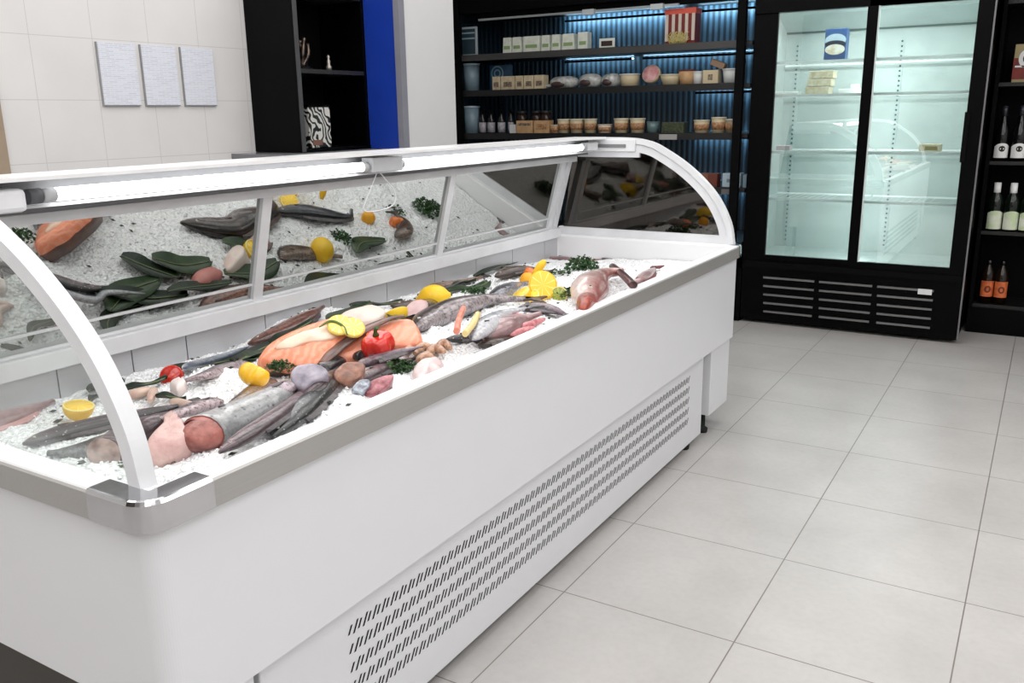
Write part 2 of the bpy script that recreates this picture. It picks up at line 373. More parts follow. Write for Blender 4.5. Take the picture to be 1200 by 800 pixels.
for y0, y1 in ((4.10, 4.385), (.93, 1.11)):
    MB().box(-1.50, -1.332, y0, y1, .115, .468).build('end_foot', M_white, CT, bevel=.004)
    if y0 > 2: MB().box(-2.40, -2.22, y0, y1, .125, .468).build('end_foot', M_white, CT, bevel=.004)
for x, yl in ((-1.39, (1.22, 3.90, 4.17)), (-2.3, (4.22,))):
    for y in yl:
        MB().lathe([(.028, 0), (.03, .02), (.016, .03), (.014, .13)], (x, y, 0), 14).build('foot_pad', M_dark, CT)
# steel back wall of the well, with seams
g = MB()
ys = [.945, 1.36, 1.60, 1.80, 2.14, 2.48, 2.82, 3.16, 3.5, 3.84, 4.18, 4.33]
for a, b in zip(ys, ys[1:]): g.box(-2.334, -2.322, a+.002, b-.002, .72, .936)
g.build('back_splash', M_splash, CT)
MB().box(-2.3345, -2.33, .945, 4.33, .72, .934).build('splash_backing', M_dark, CT)
# rear frame: bottom rail, seal strip, posts, top rail, mirror panels
def lean(t): return -2.335+.10*t, .985+.385*t       # x, z on the leaning plane
MB().box(-2.40, -2.305, .93, 4.34, .936, .988).box(-2.35, -2.325, .93, 4.34, .988, .998).build('rear_rail', M_alu, CT, bevel=.003)
MB().box(-2.27, -2.205, .93, 4.34, 1.352, 1.380).build('top_rail', M_alu, CT, bevel=.002)
MB().box(-2.262, -2.214, .93, 4.34, 1.380, 1.402).build('rail_seal', plain('seal_grey', (150, 151, 153), .5), CT)
nl = Vector((.385, 0, -.10)).normalized()
def leaning_bar(mb, y0, y1, t0, t1, d0, d1):
    (xa, za), (xb, zb) = lean(t0), lean(t1); vs = []
    for d in (d0, d1):
        for (x, z, y) in ((xa, za, y0), (xa, za, y1), (xb, zb, y1), (xb, zb, y0)): vs.append(Vector((x, y, z))+nl*d)
    mb.add(vs, [(3, 2, 1, 0), (4, 5, 6, 7), (0, 1, 5, 4), (1, 2, 6, 5), (2, 3, 7, 6), (3, 0, 4, 7)])
    return mb
PY = [.96, 2.115, 3.205, 4.24]
for a, b in zip(PY, PY[1:]):
    o = leaning_bar(MB(), a+.018, b-.018, -.02, 1.02, -.012, -.004).build('mirror_panel', M_mirror, CT)
    leaning_bar(MB(), a+.018, b-.018, .155, .172, -.004, .0005).build('seal_strip', M_alu, CT)
for y in PY: leaning_bar(MB(), y-.021, y+.021, -.02, 1.02, -.01, .010).build('post', M_alu, CT)
leaning_bar(MB(), 4.275, 4.325, -.14, 1.2, -.02, .012).build('end_post', M_alu, CT)
# curved end frames
prof = [(-1.337, .945), (-1.360, 1.052), (-1.418, 1.165), (-1.498, 1.259), (-1.606, 1.348), (-1.725, 1.420), (-1.797, 1.452), (-1.892, 1.470), (-2.03, 1.474), (-2.2, 1.474)]
def arch(name, y0, y1, r0, r1, p=prof, mat=M_alu):
    pts = catmull([(x, 0, z) for x, z in p], 8); rings = []
    for i, q in enumerate(pts):
        t = (pts[min(i+1, len(pts)-1)]-pts[max(i-1, 0)]).normalized(); nn = Vector((t.z, 0, -t.x))
        if nn.x+nn.z < 0: nn = -nn
        a, b = q+nn*r0, q+nn*r1
        rings.append([Vector((a.x, y0, a.z)), Vector((b.x, y0, b.z)), Vector((b.x, y1, b.z)), Vector((a.x, y1, a.z))])
    return MB().loft(rings, 0, False).build(name, mat, CT)
PN = [(x-.022*(z > 1), z) for x, z in prof]
PN = [(x-.03, z+.0) for x, z in prof]
arch('curved_frame', .925, .962, -.034, 0, PN)
arch('curved_frame', 4.372, 4.41, -.024, .004)
arch('curved_band', 4.38, 4.405, -.066, -.027)
MB().box(-2.34, -1.36, 4.378, 4.41, .945, .990).build('end_rail', M_alu, CT)
MB().box(-2.22, -1.86, 4.375, 4.408, 1.375, 1.405).build('end_rail', M_alu, CT)
MB().box(-2.22, -1.88, 4.36, 4.412, 1.405, 1.468).build('end_cap', M_alu, CT, bevel=.004)
MB().box(-2.10, -1.93, 4.356, 4.361, 1.425, 1.443).build('cap_slot', plain('slot_grey', (120, 121, 124), .4), CT)
def pane(y, p, mat):
    pts = [q for q in catmull([(x, y, z) for x, z in p], 5)]
    base = [Vector((-2.32, y, .96))]; poly = [Vector((q.x-.02, y, q.z-.02)) for q in pts]+base
    n = len(poly); return MB().add(poly+[v+Vector((0, .006, 0)) for v in poly], [tuple(range(n)), tuple(reversed(range(n, 2*n)))]+[(i, (i+1) % n, n+(i+1) % n, n+i) for i in range(n)]).build('end_glass', mat, CT)
pane(4.39, [(x-.025, z) for x, z in prof], M_glass_end)
pane(.945, PN, M_glass_clear)
# canopy and lamp
MB().box(-2.23, -2.045, .93, 4.36, 1.472, 1.481).build('canopy', plain('canopy_white', (238, 238, 239), .25), CT)
MB().box(-2.16, -2.150, .93, 4.36, 1.388, 1.472).build('reflector', plain('reflector_grey', (112, 113, 115), .5), CT)
MB().box(-2.15, -2.122, .93, 4.36, 1.401, 1.408).build('lamp_tray', M_alu, CT)
M_tube = emitmat('lamp_tube', (255, 255, 255), 4.5)
M_sock = plain('lamp_socket', (196, 198, 201), .4)
for a, b in ((1.245, 2.49), (2.63, 4.22)):
    lt = MB().tube([(-2.10, a+.045, 1.432), (-2.10, b-.045, 1.432)], .0165, 14).build('lamp_tube', M_tube, CT)
    MB().tube([(-2.10, a+.012, 1.432), (-2.10, a+.046, 1.432)], .017, 14).build('tube_cap', M_sock, lt)
    MB().tube([(-2.10, b-.046, 1.432), (-2.10, b-.012, 1.432)], .017, 14).build('tube_cap', M_sock, lt)
MB().tube([(-2.10, 1.222, 1.432), (-2.10, 1.255, 1.432)], .0185, 14).build('lamp_socket', plain('socket_dark', (92, 93, 96), .5), CT)
MB().box(-2.125, -2.072, 2.475, 2.645, 1.411, 1.462).build('lamp_socket', M_sock, CT, bevel=.003)
MB().box(-2.14, -2.06, .95, 1.20, 1.40, 1.455).build('lamp_holder', M_alu, CT, bevel=.012)
MB().box(-2.13, -2.08, 4.225, 4.34, 1.412, 1.455).build('lamp_holder', M_alu, CT, bevel=.006)
MB().tube(catmull([(-2.10, 2.53, 1.41), (-2.105, 2.50, 1.36), (-2.115, 2.475, 1.31), (-2.12, 2.47, 1.275), (-2.10, 2.52, 1.27), (-2.09, 2.60, 1.285), (-2.09, 2.615, 1.33), (-2.095, 2.57, 1.38), (-2.10, 2.54, 1.41)]), .0022, 6).build('lamp_wire', M_alu, CT)

# ================================================================== ICE
def sstep(a, b, x):
    t = min(1, max(0, (x-a)/(b-a))); return t*t*(3-2*t)
HEAPS = [(246, 446, .07, .13), (378, 366, .05, .22), (452, 366, .03, .14), (385, 470, .025, .14), (500, 425, .02, .13), (345, 380, .03, .2), (605, 318, .03, .2), (60, 490, .02, .12), (215, 520, .02, .09), (320, 420, .02, .12), (545, 345, .02, .2)]
HW = [(U(a, b, 'z', .90), h, r) for a, b, h, r in HEAPS]
def ice_base(x, y):
    f = sstep(-2.33, -1.40, x)
    z = .852+.062*f
    z -= sstep(3.55, 4.15, y)*(.025+.03*f)
    for p, h, r in HW:
        d2 = ((x-p.x)**2+(y-p.y)**2)/(r*r)
        if d2 < 6: z += h*math.exp(-d2*1.5)
    return z
def ice_z(x, y):
    z = ice_base(x, y)
    k = 1-sstep(3.6, 4.1, y)*.65
    z += k*(.017*noise.noise(Vector((x*7, y*7, 1.3)))+.009*noise.noise(Vector((x*19, y*19, 4.1)))+.006*noise.noise(Vector((x*48, y*48, 8.8))))
    return z
def W(px, py, dz=0.0):
    d = ray(px, py); z = .9
    for _ in range(8):
        p = O+d*((z-CAMZ)/d.z); z = ice_z(min(-1.36, max(-2.33, p.x)), min(4.32, max(.95, p.y)))+dz
    return O+d*((z-CAMZ)/d.z)
mi, nt, b = _new('crushed_ice'); L = nt.links
tc = N(nt, 'ShaderNodeTexCoord')
vo = N(nt, 'ShaderNodeTexVoronoi', Scale=95); L.new(tc.outputs['Object'], vo.inputs['Vector'])
bp = N(nt, 'ShaderNodeBump', Strength=.9, Distance=.008); L.new(vo.outputs['Distance'], bp.inputs['Height']); L.new(bp.outputs[0], b.inputs['Normal'])
b.inputs['Base Color'].default_value = (.95, .96, .97, 1); b.inputs['Roughness'].default_value = .22
b.inputs['Subsurface Weight'].default_value = .0; b.inputs['Specular IOR Level'].default_value = .55
mb = MB(); nx, ny = 110, 370
x0, x1, y0, y1 = -2.325, -1.355, .945, 4.33
vs = []
for j in range(ny+1):
    for i in range(nx+1):
        x = x0+(x1-x0)*i/nx; y = y0+(y1-y0)*j/ny
        vs.append((x, y, ice_z(x, y)+.004*(random.random()-.5)))
fs = [(j*(nx+1)+i, j*(nx+1)+i+1, (j+1)*(nx+1)+i+1, (j+1)*(nx+1)+i) for j in range(ny) for i in range(nx)]
mb.add(vs, fs, 0, False)
rnd = random.Random(3)
for _ in range(5200):
    x = rnd.uniform(x0+.01, x1-.01); y = .96+(4.0-.96)*rnd.random()**1.2; z = ice_z(x, y); r = rnd.uniform(.003, .0075)
    Mx = Matrix.Rotation(rnd.uniform(0, 6.3), 3, Vector((rnd.uniform(-1, 1), rnd.uniform(-1, 1), rnd.uniform(-1, 1))).normalized())
    pv = [Vector((x, y, z+.001))+Mx @ Vector((a*r*rnd.uniform(.7, 1.3), b_*r*rnd.uniform(.6, 1.2), c*r*rnd.uniform(.6, 1.2))) for a, b_, c in ((1, 0, 0), (0, 1, 0), (-1, 0, 0), (0, -1, 0), (0, 0, 1), (0, 0, -1))]
    mb.add(pv, [(0, 1, 4), (1, 2, 4), (2, 3, 4), (3, 0, 4), (1, 0, 5), (2, 1, 5), (3, 2, 5), (0, 3, 5)], 0, False)
ice = mb.build('crushed_ice', mi)
tag(ice, 'bed of white crushed ice filling the fish counter', 'ice', kind='stuff')
# ================================================================== SEAFOOD ON THE ICE
def interp(prof, t):
    for (a, x), (b, y) in zip(prof, prof[1:]):
        if t <= b: return x+(y-x)*(t-a)/(b-a) if b > a else y
    return prof[-1][1]
P_FISH = [(0, .10), (.04, .34), (.1, .6), (.2, .86), (.34, 1), (.5, .95), (.65, .75), (.8, .46), (.9, .26), (.96, .2), (1, .2)]
P_LONG = [(0, .12), (.05, .45), (.12, .75), (.25, .97), (.45, 1), (.65, .82), (.8, .58), (.92, .32), (1, .2)]
P_CUT = [(0, .97), (.03, 1), (.3, 1), (.6, .8), (.8, .52), (.93, .28), (1, .2)]
P_STEAK = [(0, .97), (.04, 1), (.5, .98), (.96, .92), (1, .88)]
P_EEL = [(0, .15), (.06, .7), (.15, 1), (.5, .95), (.8, .6), (.95, .25), (1, .06)]
def spine_pts(px, lift):
    pts = []
    for q in px:
        if q[0] == 'w': p = Vector((q[1], q[2], ice_z(q[1], q[2])+lift))
        else: p = W(q[0], q[1], lift)
        pts.append(p)
    return catmull(pts, 7)
def body_rings(pts, w, th, prof, back=1, n=16, wob=.03, seed=0):
    acc = [0]
    for a, b in zip(pts, pts[1:]): acc.append(acc[-1]+(b-a).length)
    tot = acc[-1]; rings = []; ts = []
    for k, p in enumerate(pts):
        t = acc[k]/tot; ts.append(t)
        d = (pts[min(k+1, len(pts)-1)]-pts[max(k-1, 0)]).normalized()
        s = d.cross(Vector((0, 0, 1))).normalized(); u = s.cross(d).normalized()
        r = interp(prof, t); ring = []
        for i in range(n):
            a = 2*pi*i/n; f = 1+wob*noise.noise(Vector((t*9+seed, cos(a)*1.5, sin(a)*1.5+seed)))
            ring.append(p+s*(cos(a)*w/2*r*f)*back+u*(sin(a)*th/2*(r**.8)*f))
        rings.append(ring)
    return rings, ts, tot
ALLF = []
def fish(name, label, cat, px, w, mat, th=None, prof=P_FISH, back=1, lift=None, tail=True, dorsal=True, eye=True, group=None, fin=None, face=None, tailw=1.0, pect=True, taillen=.16, parent=None):
    """px: nose to tail in the photograph, laid on the ice; w: height of the body lying on its side"""
    th = th or w*.62; lift = th*.28 if lift is None else lift
    pts = spine_pts(px, lift); seed = len(ALLF)*3.7
    rings, ts, tot = body_rings(pts, w, th, prof, back, seed=seed)
    n = 16
    def uvf(k, i):
        a = 2*pi*i/n; return (ts[k], .5-.5*cos(a))
    loc = pts[len(pts)//2]-Vector((0, 0, th/2))
    o = MB().loft(rings, 0, True, uvf=uvf).build(name, mat, parent, loc=loc)
    tag(o, label, cat, group); ALLF.append(o)
    fin = fin or plain('fin_grey', (92, 86, 88), .35, c2=(60, 54, 56), scale=40)
    def frame(k):
        d = (pts[min(k+1, len(pts)-1)]-pts[max(k-1, 0)]).normalized(); s = d.cross(Vector((0, 0, 1))).normalized()*back
        return d, s, s.cross(d)*back
    if tail:
        d, s, u = frame(len(pts)-1); p = pts[-1]; h = w*.55*tailw; l = max(w*.55, tot*taillen)*.9; e = w*.1
        mbt = MB(); prs = [(-.0*l, e), (.35*l, h*.55), (.9*l, h), (1.0*l, h*.85), (.72*l, 0), (1.0*l, -h*.85), (.9*l, -h), (.35*l, -h*.55), (0, -e)]
        top = [p+d*(a-.01)+s*b+u*.003+Vector((0, 0, .006*sin(a*90+b*60))) for a, b in prs]; bot = [q-u*.006 for q in top]
        c = [p+d*(.35*l)+u*.008, p+d*(.35*l)-u*.006]
        m = len(prs)
        vs_ = top+bot+c
        fs_ = [(i, i+1, 2*m) for i in range(m-1)]+[(m+i+1, m+i, 2*m+1) for i in range(m-1)]+[(i, (i+1) % m, m+(i+1) % m, m+i) for i in range(m)]
        mbt.add(vs_, fs_, 0, False).build('tail_fin', fin, o)
    if dorsal:
        K = range(int(len(pts)*.28), int(len(pts)*.82)); mbd = MB(); rows = []
        for q, k in enumerate(K):
            d, s, u = frame(k); r = interp(prof, ts[k])*w/2; hh = w*.17*sin(pi*min(1, (q+1)/(len(K)+.0)))**.6*(1+.25*(q % 2))
            a = pts[k]+s*(r*.93); bb = pts[k]+s*(r+hh)-u*.004
            rows.append([a+u*.003, bb+u*.001, bb-u*.002, a-u*.003])
        if len(rows) > 2: mbd.loft(rows, 0, False).build('dorsal_fin', fin, o)
    if pect:
        k = int(len(pts)*.27); d, s, u = frame(k); th2 = th/2*interp(prof, ts[k])
        c = pts[k]+u*(th2*.98)
        q = [(0, .0), (.5, .22), (1, .12), (.9, -.12), (.5, -.15)]; l = w*.55
        t_ = [c+d*(a*l)-s*(b*l+.1*w)+u*(.004-.25*th2*a) for a, b in q]; b_ = [v-u*.004 for v in t_]
        MB().add(t_+b_, [(0, 1, 2, 3, 4), (9, 8, 7, 6, 5)]+[(i, (i+1) % 5, 5+(i+1) % 5, 5+i) for i in range(5)]).build('pectoral_fin', fin, o)
    if eye:
        k = max(1, int(len(pts)*.1)); d, s, u = frame(k); r = interp(prof, ts[k])
        for sg in (1,):
            c = pts[k]+u*(sg*th/2*r**.8*.86)+s*(w*.1*r)
            e = MB().ball(c, w*.06, 10, 6).build('eye', plain('fish_eye', (196, 190, 176), .15), o)
            MB().ball(c+u*(w*.03), w*.04, 8, 5).build('pupil', plain('fish_pupil', (10, 10, 12), .1), e)
    if face:
        d, s, u = frame(0); ring = [p-d*.0015 for p in rings[0]]; c = pts[0]-d*.006
        m = len(ring)
        mbf = MB().add(ring+[pts[0]+(p-pts[0])*.5-d*.005 for p in ring]+[c], [(i, (i+1) % m, m+(i+1) % m, m+i) for i in range(m)]+[(m+i, m+(i+1) % m, 2*m) for i in range(m)], 0, True)
        mbf.build('cut_face', face, o)
    return o
def slab(name, label, cat, px, h, mat, side=None, lift=0.0, dome=.25, group=None, parent=None, smooth=True, wob=.004, ratio=.8, flat=False):
    """irregular piece with a rounded top from an outline laid on the ice"""
    out = [W(q[0], q[1], lift+h*.45) for q in px]
    m0 = len(out); cl = []
    for i in range(m0):
        a, b, c, d = (out[(i+k-1) % m0] for k in range(4))
        for j in range(4):
            t = j/4; cl.append(.5*((2*b)+(c-a)*t+(2*a-5*b+4*c-d)*t*t+(3*b-a-3*c+d)*t**3))
    ctr = sum(cl, Vector())/len(cl); z0 = sum(p.z for p in cl)/len(cl)-h*.45
    def ringat(sc, z):
        r = []
        for i, p in enumerate(cl):
            q = ctr+(p-ctr)*sc; wz = wob*(1.3*noise.noise(Vector((q.x*24, q.y*24, z*10)))+.9*noise.noise(Vector((q.x*60, q.y*60, z*10))))
            base = p.z-h*.45 if not flat else z0
            base = z0+(base-z0)*sc
            r.append(Vector((q.x+wz, q.y+wz, base+z+wz)))
        return r
    rings = [ringat(.95, -.02), ringat(1.02, h*.1), ringat(1, h*ratio*.45), ringat(.93, h*ratio*.78), ringat(.8, h*ratio*.95), ringat(.62, h*(ratio+dome*.12)), ringat(.4, h*(ratio+dome*.25)), ringat(.12, h*(ratio+dome*.32))]
    mb = MB(); mb.loft(rings, 0, smooth)
    n = len(cl)
    if side:
        for i, f in enumerate(mb.f):
            if all(v < 3*n for v in f): mb.mi[i] = 1
    loc = Vector((ctr.x, ctr.y, z0))
    o = mb.build(name, [mat]+([side] if side else []), parent=parent, loc=loc)
    if label: tag(o, label, cat, group)
    return o
class Plane:
    """a tilted resting plane: pieces propped on the ice facing the front of the counter"""
    def __init__(s, px, py, ang, az, lift=.0):
        s.p = W(px, py, lift); a = radians(ang); z = radians(az)
        s.n = Vector((cos(z)*sin(a), sin(z)*sin(a), cos(a)))
    def __call__(s, px, py, d=0):
        r_ = ray(px, py); q = s.p+s.n*d
        return O+r_*((q-O).dot(s.n)/r_.dot(s.n))
def tilted(name, label, cat, pl, px, h, mat, parent=None, back=.06, wob=.004, mats=None, d0=0, group=None):
    cl = [pl(a, b, d0+h*.5) for a, b in px]; m0 = len(cl)
    cl = [.5*((2*cl[i])+(cl[(i+1) % m0]-cl[i-1])*t+(2*cl[i-1]-5*cl[i]+4*cl[(i+1) % m0]-cl[(i+2) % m0])*t*t+(3*cl[i]-cl[i-1]-3*cl[(i+1) % m0]+cl[(i+2) % m0])*t**3) for i in range(m0) for t in (0, .25, .5, .75)]
    ctr = sum(cl, Vector())/len(cl)
    def ringat(sc, d):
        return [ctr+(p-ctr)*sc*(1+wob*3*noise.noise(p*28+Vector((0, 0, d*60))))+pl.n*(d+wob*noise.noise((ctr+(p-ctr)*sc)*40)) for p in cl]
    n = len(cl)
    mb = MB().loft([ringat(.9, -back), ringat(1.0, -h*.4), ringat(1.01, 0), ringat(.97, h*.3), ringat(.88, h*.46), ringat(.7, h*.54), ringat(.4, h*.6), ringat(.1, h*.62)])
    if mats:
        for i, f in enumerate(mb.f):
            if all(v < 2*n for v in f): mb.mi[i] = 1
    o = mb.build(name, [mat]+([mats] if mats else []), parent, loc=ctr)
    if cat: tag(o, label, cat, group)
    elif label: o['label'] = label
    return o
# materials
F_hake = fishmat('hake_skin', (34, 28, 32), (120, 98, 106), (206, 184, 188), spot=(178, 166, 168), sscale=75, samt=.08, nscale=22)
F_dark = fishmat('dark_skin', (34, 36, 36), (74, 78, 78), (116, 118, 118), spot=(140, 142, 140), sscale=90, samt=.12, nscale=26)
F_silver = fishmat('silver_skin', (190, 192, 194), (232, 232, 232), (226, 222, 222), spot=(74, 74, 78), sscale=55, samt=.12, nscale=22, dk=.3)
F_purple = fishmat('purple_skin', (92, 66, 74), (140, 112, 120), (176, 150, 156), nscale=20)
F_lilac = fishmat('lilac_skin', (120, 96, 110), (166, 144, 156), (198, 182, 190), nscale=14)
F_grouper = fishmat('grouper_skin', (52, 40, 38), (104, 86, 84), (170, 158, 160), nscale=16)
F_blue = fishmat('blue_silver_skin', (124, 136, 156), (206, 212, 222), (226, 224, 228), nscale=18, dk=.4)
F_pink = fishmat('pink_skin', (196, 150, 152), (224, 186, 186), (240, 220, 218), nscale=16, dk=.2)
F_snap = fishmat('red_snapper_skin', (214, 130, 124), (252, 214, 206), (244, 222, 214), nscale=9, dk=.2)
F_spk = fishmat('speckled_skin', (50, 50, 54), (150, 148, 150), (190, 186, 186), spot=(30, 30, 34), sscale=48, samt=.28, nscale=24)
F_redf = fishmat('red_gill_skin', (150, 84, 78), (206, 124, 114), (224, 168, 160), nscale=12)
F_navy = fishmat('navy_skin', (38, 40, 52), (86, 88, 102), (160, 160, 170), nscale=20)
F_brown = fishmat('brown_skin', (84, 62, 50), (136, 108, 92), (170, 146, 130), nscale=24)
F_salmon = bands('salmon_flesh', (238, 140, 104), (242, 162, 130), 17, 9, bump=.1, lo=.2, hi=.95)
F_salmon2 = bands('salmon_flesh_pale', (238, 148, 116), (242, 164, 136), 15, 9, bump=.08, lo=.2, hi=.95)
F_fat = plain('salmon_belly_fat', (246, 226, 206), .35, c2=(240, 196, 170), scale=14, coat=.3)
F_sskin = plain('salmon_skin', (122, 84, 70), .35, c2=(90, 70, 66), scale=30, coat=.3)
F_pfil = plain('pink_flesh', (214, 184, 176), .45, c2=(196, 154, 150), scale=16, bump=.3, bscale=70, coat=.2)
F_red = plain('red_flesh', (176, 108, 98), .4, c2=(116, 62, 56), scale=26, coat=.2, bump=.3, bscale=90, detail=6)
F_beige = plain('squid_flesh', (214, 190, 172), .35, c2=(196, 162, 150), scale=20, coat=.3)
F_meat = plain('dark_red_flesh', (128, 58, 66), .35, c2=(190, 126, 132), scale=46, coat=.3, bump=.4, bscale=70, detail=6)
F_face = plain('steak_face', (196, 170, 162), .4, c2=(128, 100, 92), scale=32, coat=.2)
F_greyskin = plain('grey_ray_skin', (182, 172, 184), .35, c2=(150, 142, 156), scale=16, coat=.3)
M_lemon = plain('lemon_peel', (248, 206, 48), .4, c2=(244, 192, 36), scale=10, bump=.15, bscale=120)
M_orange = plain('orange_peel', (246, 178, 36), .4, c2=(240, 160, 28), scale=10, bump=.15, bscale=120)
M_yellow = plain('yellow_pepper_skin', (248, 196, 44), .18, c2=(244, 178, 30), scale=6, coat=.5)
M_redv = plain('red_pepper_skin', (214, 42, 24), .15, c2=(190, 30, 18), scale=6, coat=.5)
M_stem = plain('green_stem', (58, 84, 34), .5)
M_leaf = plain('dark_leaf', (34, 52, 30), .4, c2=(22, 34, 24), scale=20)
M_pars = plain('parsley_leaf', (46, 92, 34), .5, c2=(24, 58, 20), scale=30)
M_lime = plain('lime_skin', (112, 136, 44), .35, c2=(84, 110, 34), scale=14)
def citrus_mat(name, pulp, rind):
    m, nt, b = _new(name); L = nt.links
    tc = N(nt, 'ShaderNodeTexCoord'); g = N(nt, 'ShaderNodeTexGradient'); g.gradient_type = 'RADIAL'; L.new(tc.outputs['Object'], g.inputs[0])
    a = N(nt, 'ShaderNodeMath', operation='MULTIPLY'); a.inputs[1].default_value = 9; L.new(g.outputs['Fac'], a.inputs[0])
    p = N(nt, 'ShaderNodeMath', operation='PINGPONG'); p.inputs[1].default_value = .5; L.new(a.outputs[0], p.inputs[0])
    L.new(ramp(nt, p.outputs[0], [(.03, rind), (.1, pulp)]), b.inputs['Base Color']); b.inputs['Roughness'].default_value = .3; return m
M_pulp = citrus_mat('lemon_pulp', (250, 206, 60), (252, 232, 140)); M_pith = plain('lemon_pith', (252, 232, 150), .5)
M_pulp2 = citrus_mat('pale_lemon_pulp', (250, 226, 110), (252, 244, 200))
def aim(ax):
    return Vector(ax).normalized().to_track_quat('Z', 'Y').to_matrix()
def put(o, loc, ax=None, spin=0):
    o.location = loc
    if ax is not None: o.rotation_mode = 'QUATERNION'; o.rotation_quaternion = Vector(ax).normalized().to_track_quat('Z', 'Y')
    return o
def lemon_half(label, px, r, ax, name='lemon_half', peel=None, pulp=None, cat='lemon', group=None, lf=.55, pith=None):
    p = W(px[0], px[1], r*lf)
    o = MB().lathe([(.0008, -r*1.12), (r*.2, -r*1.07), (r*.34, -r*.93), (r*.62, -r*.78), (r*.88, -r*.46), (r*1.0, -.08*r), (r, 0), (r*.9, .003)], n=24).build(name, peel or M_lemon)
    f = MB().lathe([(r*.9, .002), (r*.88, .0036), (.001, .0042)], n=24).build('cut_face', pulp or M_pulp); f.parent = o
    k = MB().lathe([(r*.985, .0005), (r*.985, .003), (r*.88, .0042), (r*.88, .001)], n=24).build('pith_ring', pith or M_pith); k.parent = o
    put(o, p, ax); tag(o, label, cat, group); return o
def lemon(label, px, r, ax, name='whole_lemon', mat=None, cat='lemon', nub=True, group=None):
    p = W(px[0], px[1], r*.55); e = 1.25 if nub else 1.0
    pr = [(max(.0008, r*sin(pi*k/12)), -r*e*cos(pi*k/12)) for k in range(13)]
    if nub: pr = [(.001, -r*1.5), (r*.16, -r*1.42), (r*.24, -r*1.28)]+pr[2:-2]+[(r*.24, r*1.28), (r*.16, r*1.42), (.001, r*1.5)]
    o = MB().lathe(pr, n=22).build(name, mat or M_lemon)
    s = MB().lathe([(r*.10, r*e*.97), (r*.13, r*e*1.02 if not nub else r*1.49), (.001, r*e*1.05 if not nub else r*1.55)], n=8).build('stem_end', M_stem); s.parent = o
    put(o, p, ax); tag(o, label, cat, group); return o
def slice_(label, px, r, ax, lift=0, pulp=None, cat='lemon', name='lemon_slice', th=.005, group=None, pos=None):
    p = pos or W(px[0], px[1], lift)
    o = MB().lathe([(r*.94, -th), (r, -th*.6), (r, th*.6), (r*.94, th)], n=28).build(name, plain('pale_rind', (250, 222, 110), .4) if pulp is None else M_lemon)
    for sg, nm in ((1, 'cut_face'), (-1, 'cut_face')):
        f = MB().lathe([(r*.93, sg*th), (r*.86, sg*(th+.0008)), (.001, sg*(th+.001))], n=28).build(nm, pulp or M_pulp2); f.parent = o
    put(o, p, ax); tag(o, label, cat, group); return o
def pepper(label, px, r, mat, lobes, ax, name, cat, squash=.85, depth=.16, stem=True, group=None):
    p = px if isinstance(px, Vector) else W(px[0], px[1], r*.5); rings = []; n = 40; m = 12
    for k in range(m+1):
        a = pi*k/m; ring = []
        for i in range(n):
            th_ = 2*pi*i/n; lob = 1-depth*(abs(cos(th_*lobes/2))**6)*sin(a)**.5-depth*.4*(1-abs(sin(th_*lobes/2)))
            q = max(.0015, sin(a)**.8)*r*lob; z = -cos(a)*r*squash
            if k > m*.75: z -= (k-m*.75)/(m*.25)*r*.22
            ring.append(Vector((q*cos(th_), q*sin(th_), z)))
        rings.append(ring)
    o = MB().loft(rings).build(name, mat)
    if stem:
        s = MB().tube([(0, 0, r*squash*.70), (0, 0, r*squash*.95), (r*.06, 0, r*squash*1.25), (r*.2, 0, r*squash*1.42)], [r*.24, r*.13, r*.11, r*.13], 8).build('stem', M_stem); s.parent = o
    put(o, p, ax); tag(o, label, cat, group); return o
def parsley(label, px, r, n=150, flat=.7, mat=None, seed=1, name='parsley_bunch'):
    p = px if isinstance(px, Vector) else W(px[0], px[1], r*.1); rn = random.Random(seed); mb = MB(); st = MB()
    for k in range(9):
        a = rn.uniform(0, 6.28); e = Vector((cos(a)*r*.7, sin(a)*r*.7, r*flat*rn.uniform(.2, .8)))
        st.tube([Vector((0, 0, -.005)), e*.5+Vector((0, 0, r*.1)), e], .0016, 5)
    for _ in range(n):
        v = Vector((rn.gauss(0, 1), rn.gauss(0, 1), abs(rn.gauss(0, 1)))).normalized()*r*rn.random()**.4
        v.z *= flat; s = r*rn.uniform(.16, .3)
        Mx = Matrix.Rotation(rn.uniform(0, 6.28), 3, 'Z') @ Matrix.Rotation(rn.uniform(-1, 1), 3, 'X') @ Matrix.Rotation(rn.uniform(-.8, .8), 3, 'Y')
        out = [(0, -.5, 0), (.28, -.3, .1), (.5, .0, .22), (.26, .05, .0), (.3, .42, .2), (0, .3, -.05), (-.3, .42, .2), (-.26, .05, 0), (-.5, 0, .22), (-.28, -.3, .1)]
        vs = [v+Mx @ (Vector(q)*s) for q in out]+[v+Mx @ Vector((0, 0, -.08*s))]
        mb.add(vs, [(i, (i+1) % 10, 10) for i in range(10)])
    o = empty(name, p, label, 'parsley')
    a = mb.build('leaves', mat or M_pars); a.parent = o; a['kind'] = 'stuff'
    s = st.build('stems', M_stem); s.parent = o; return o
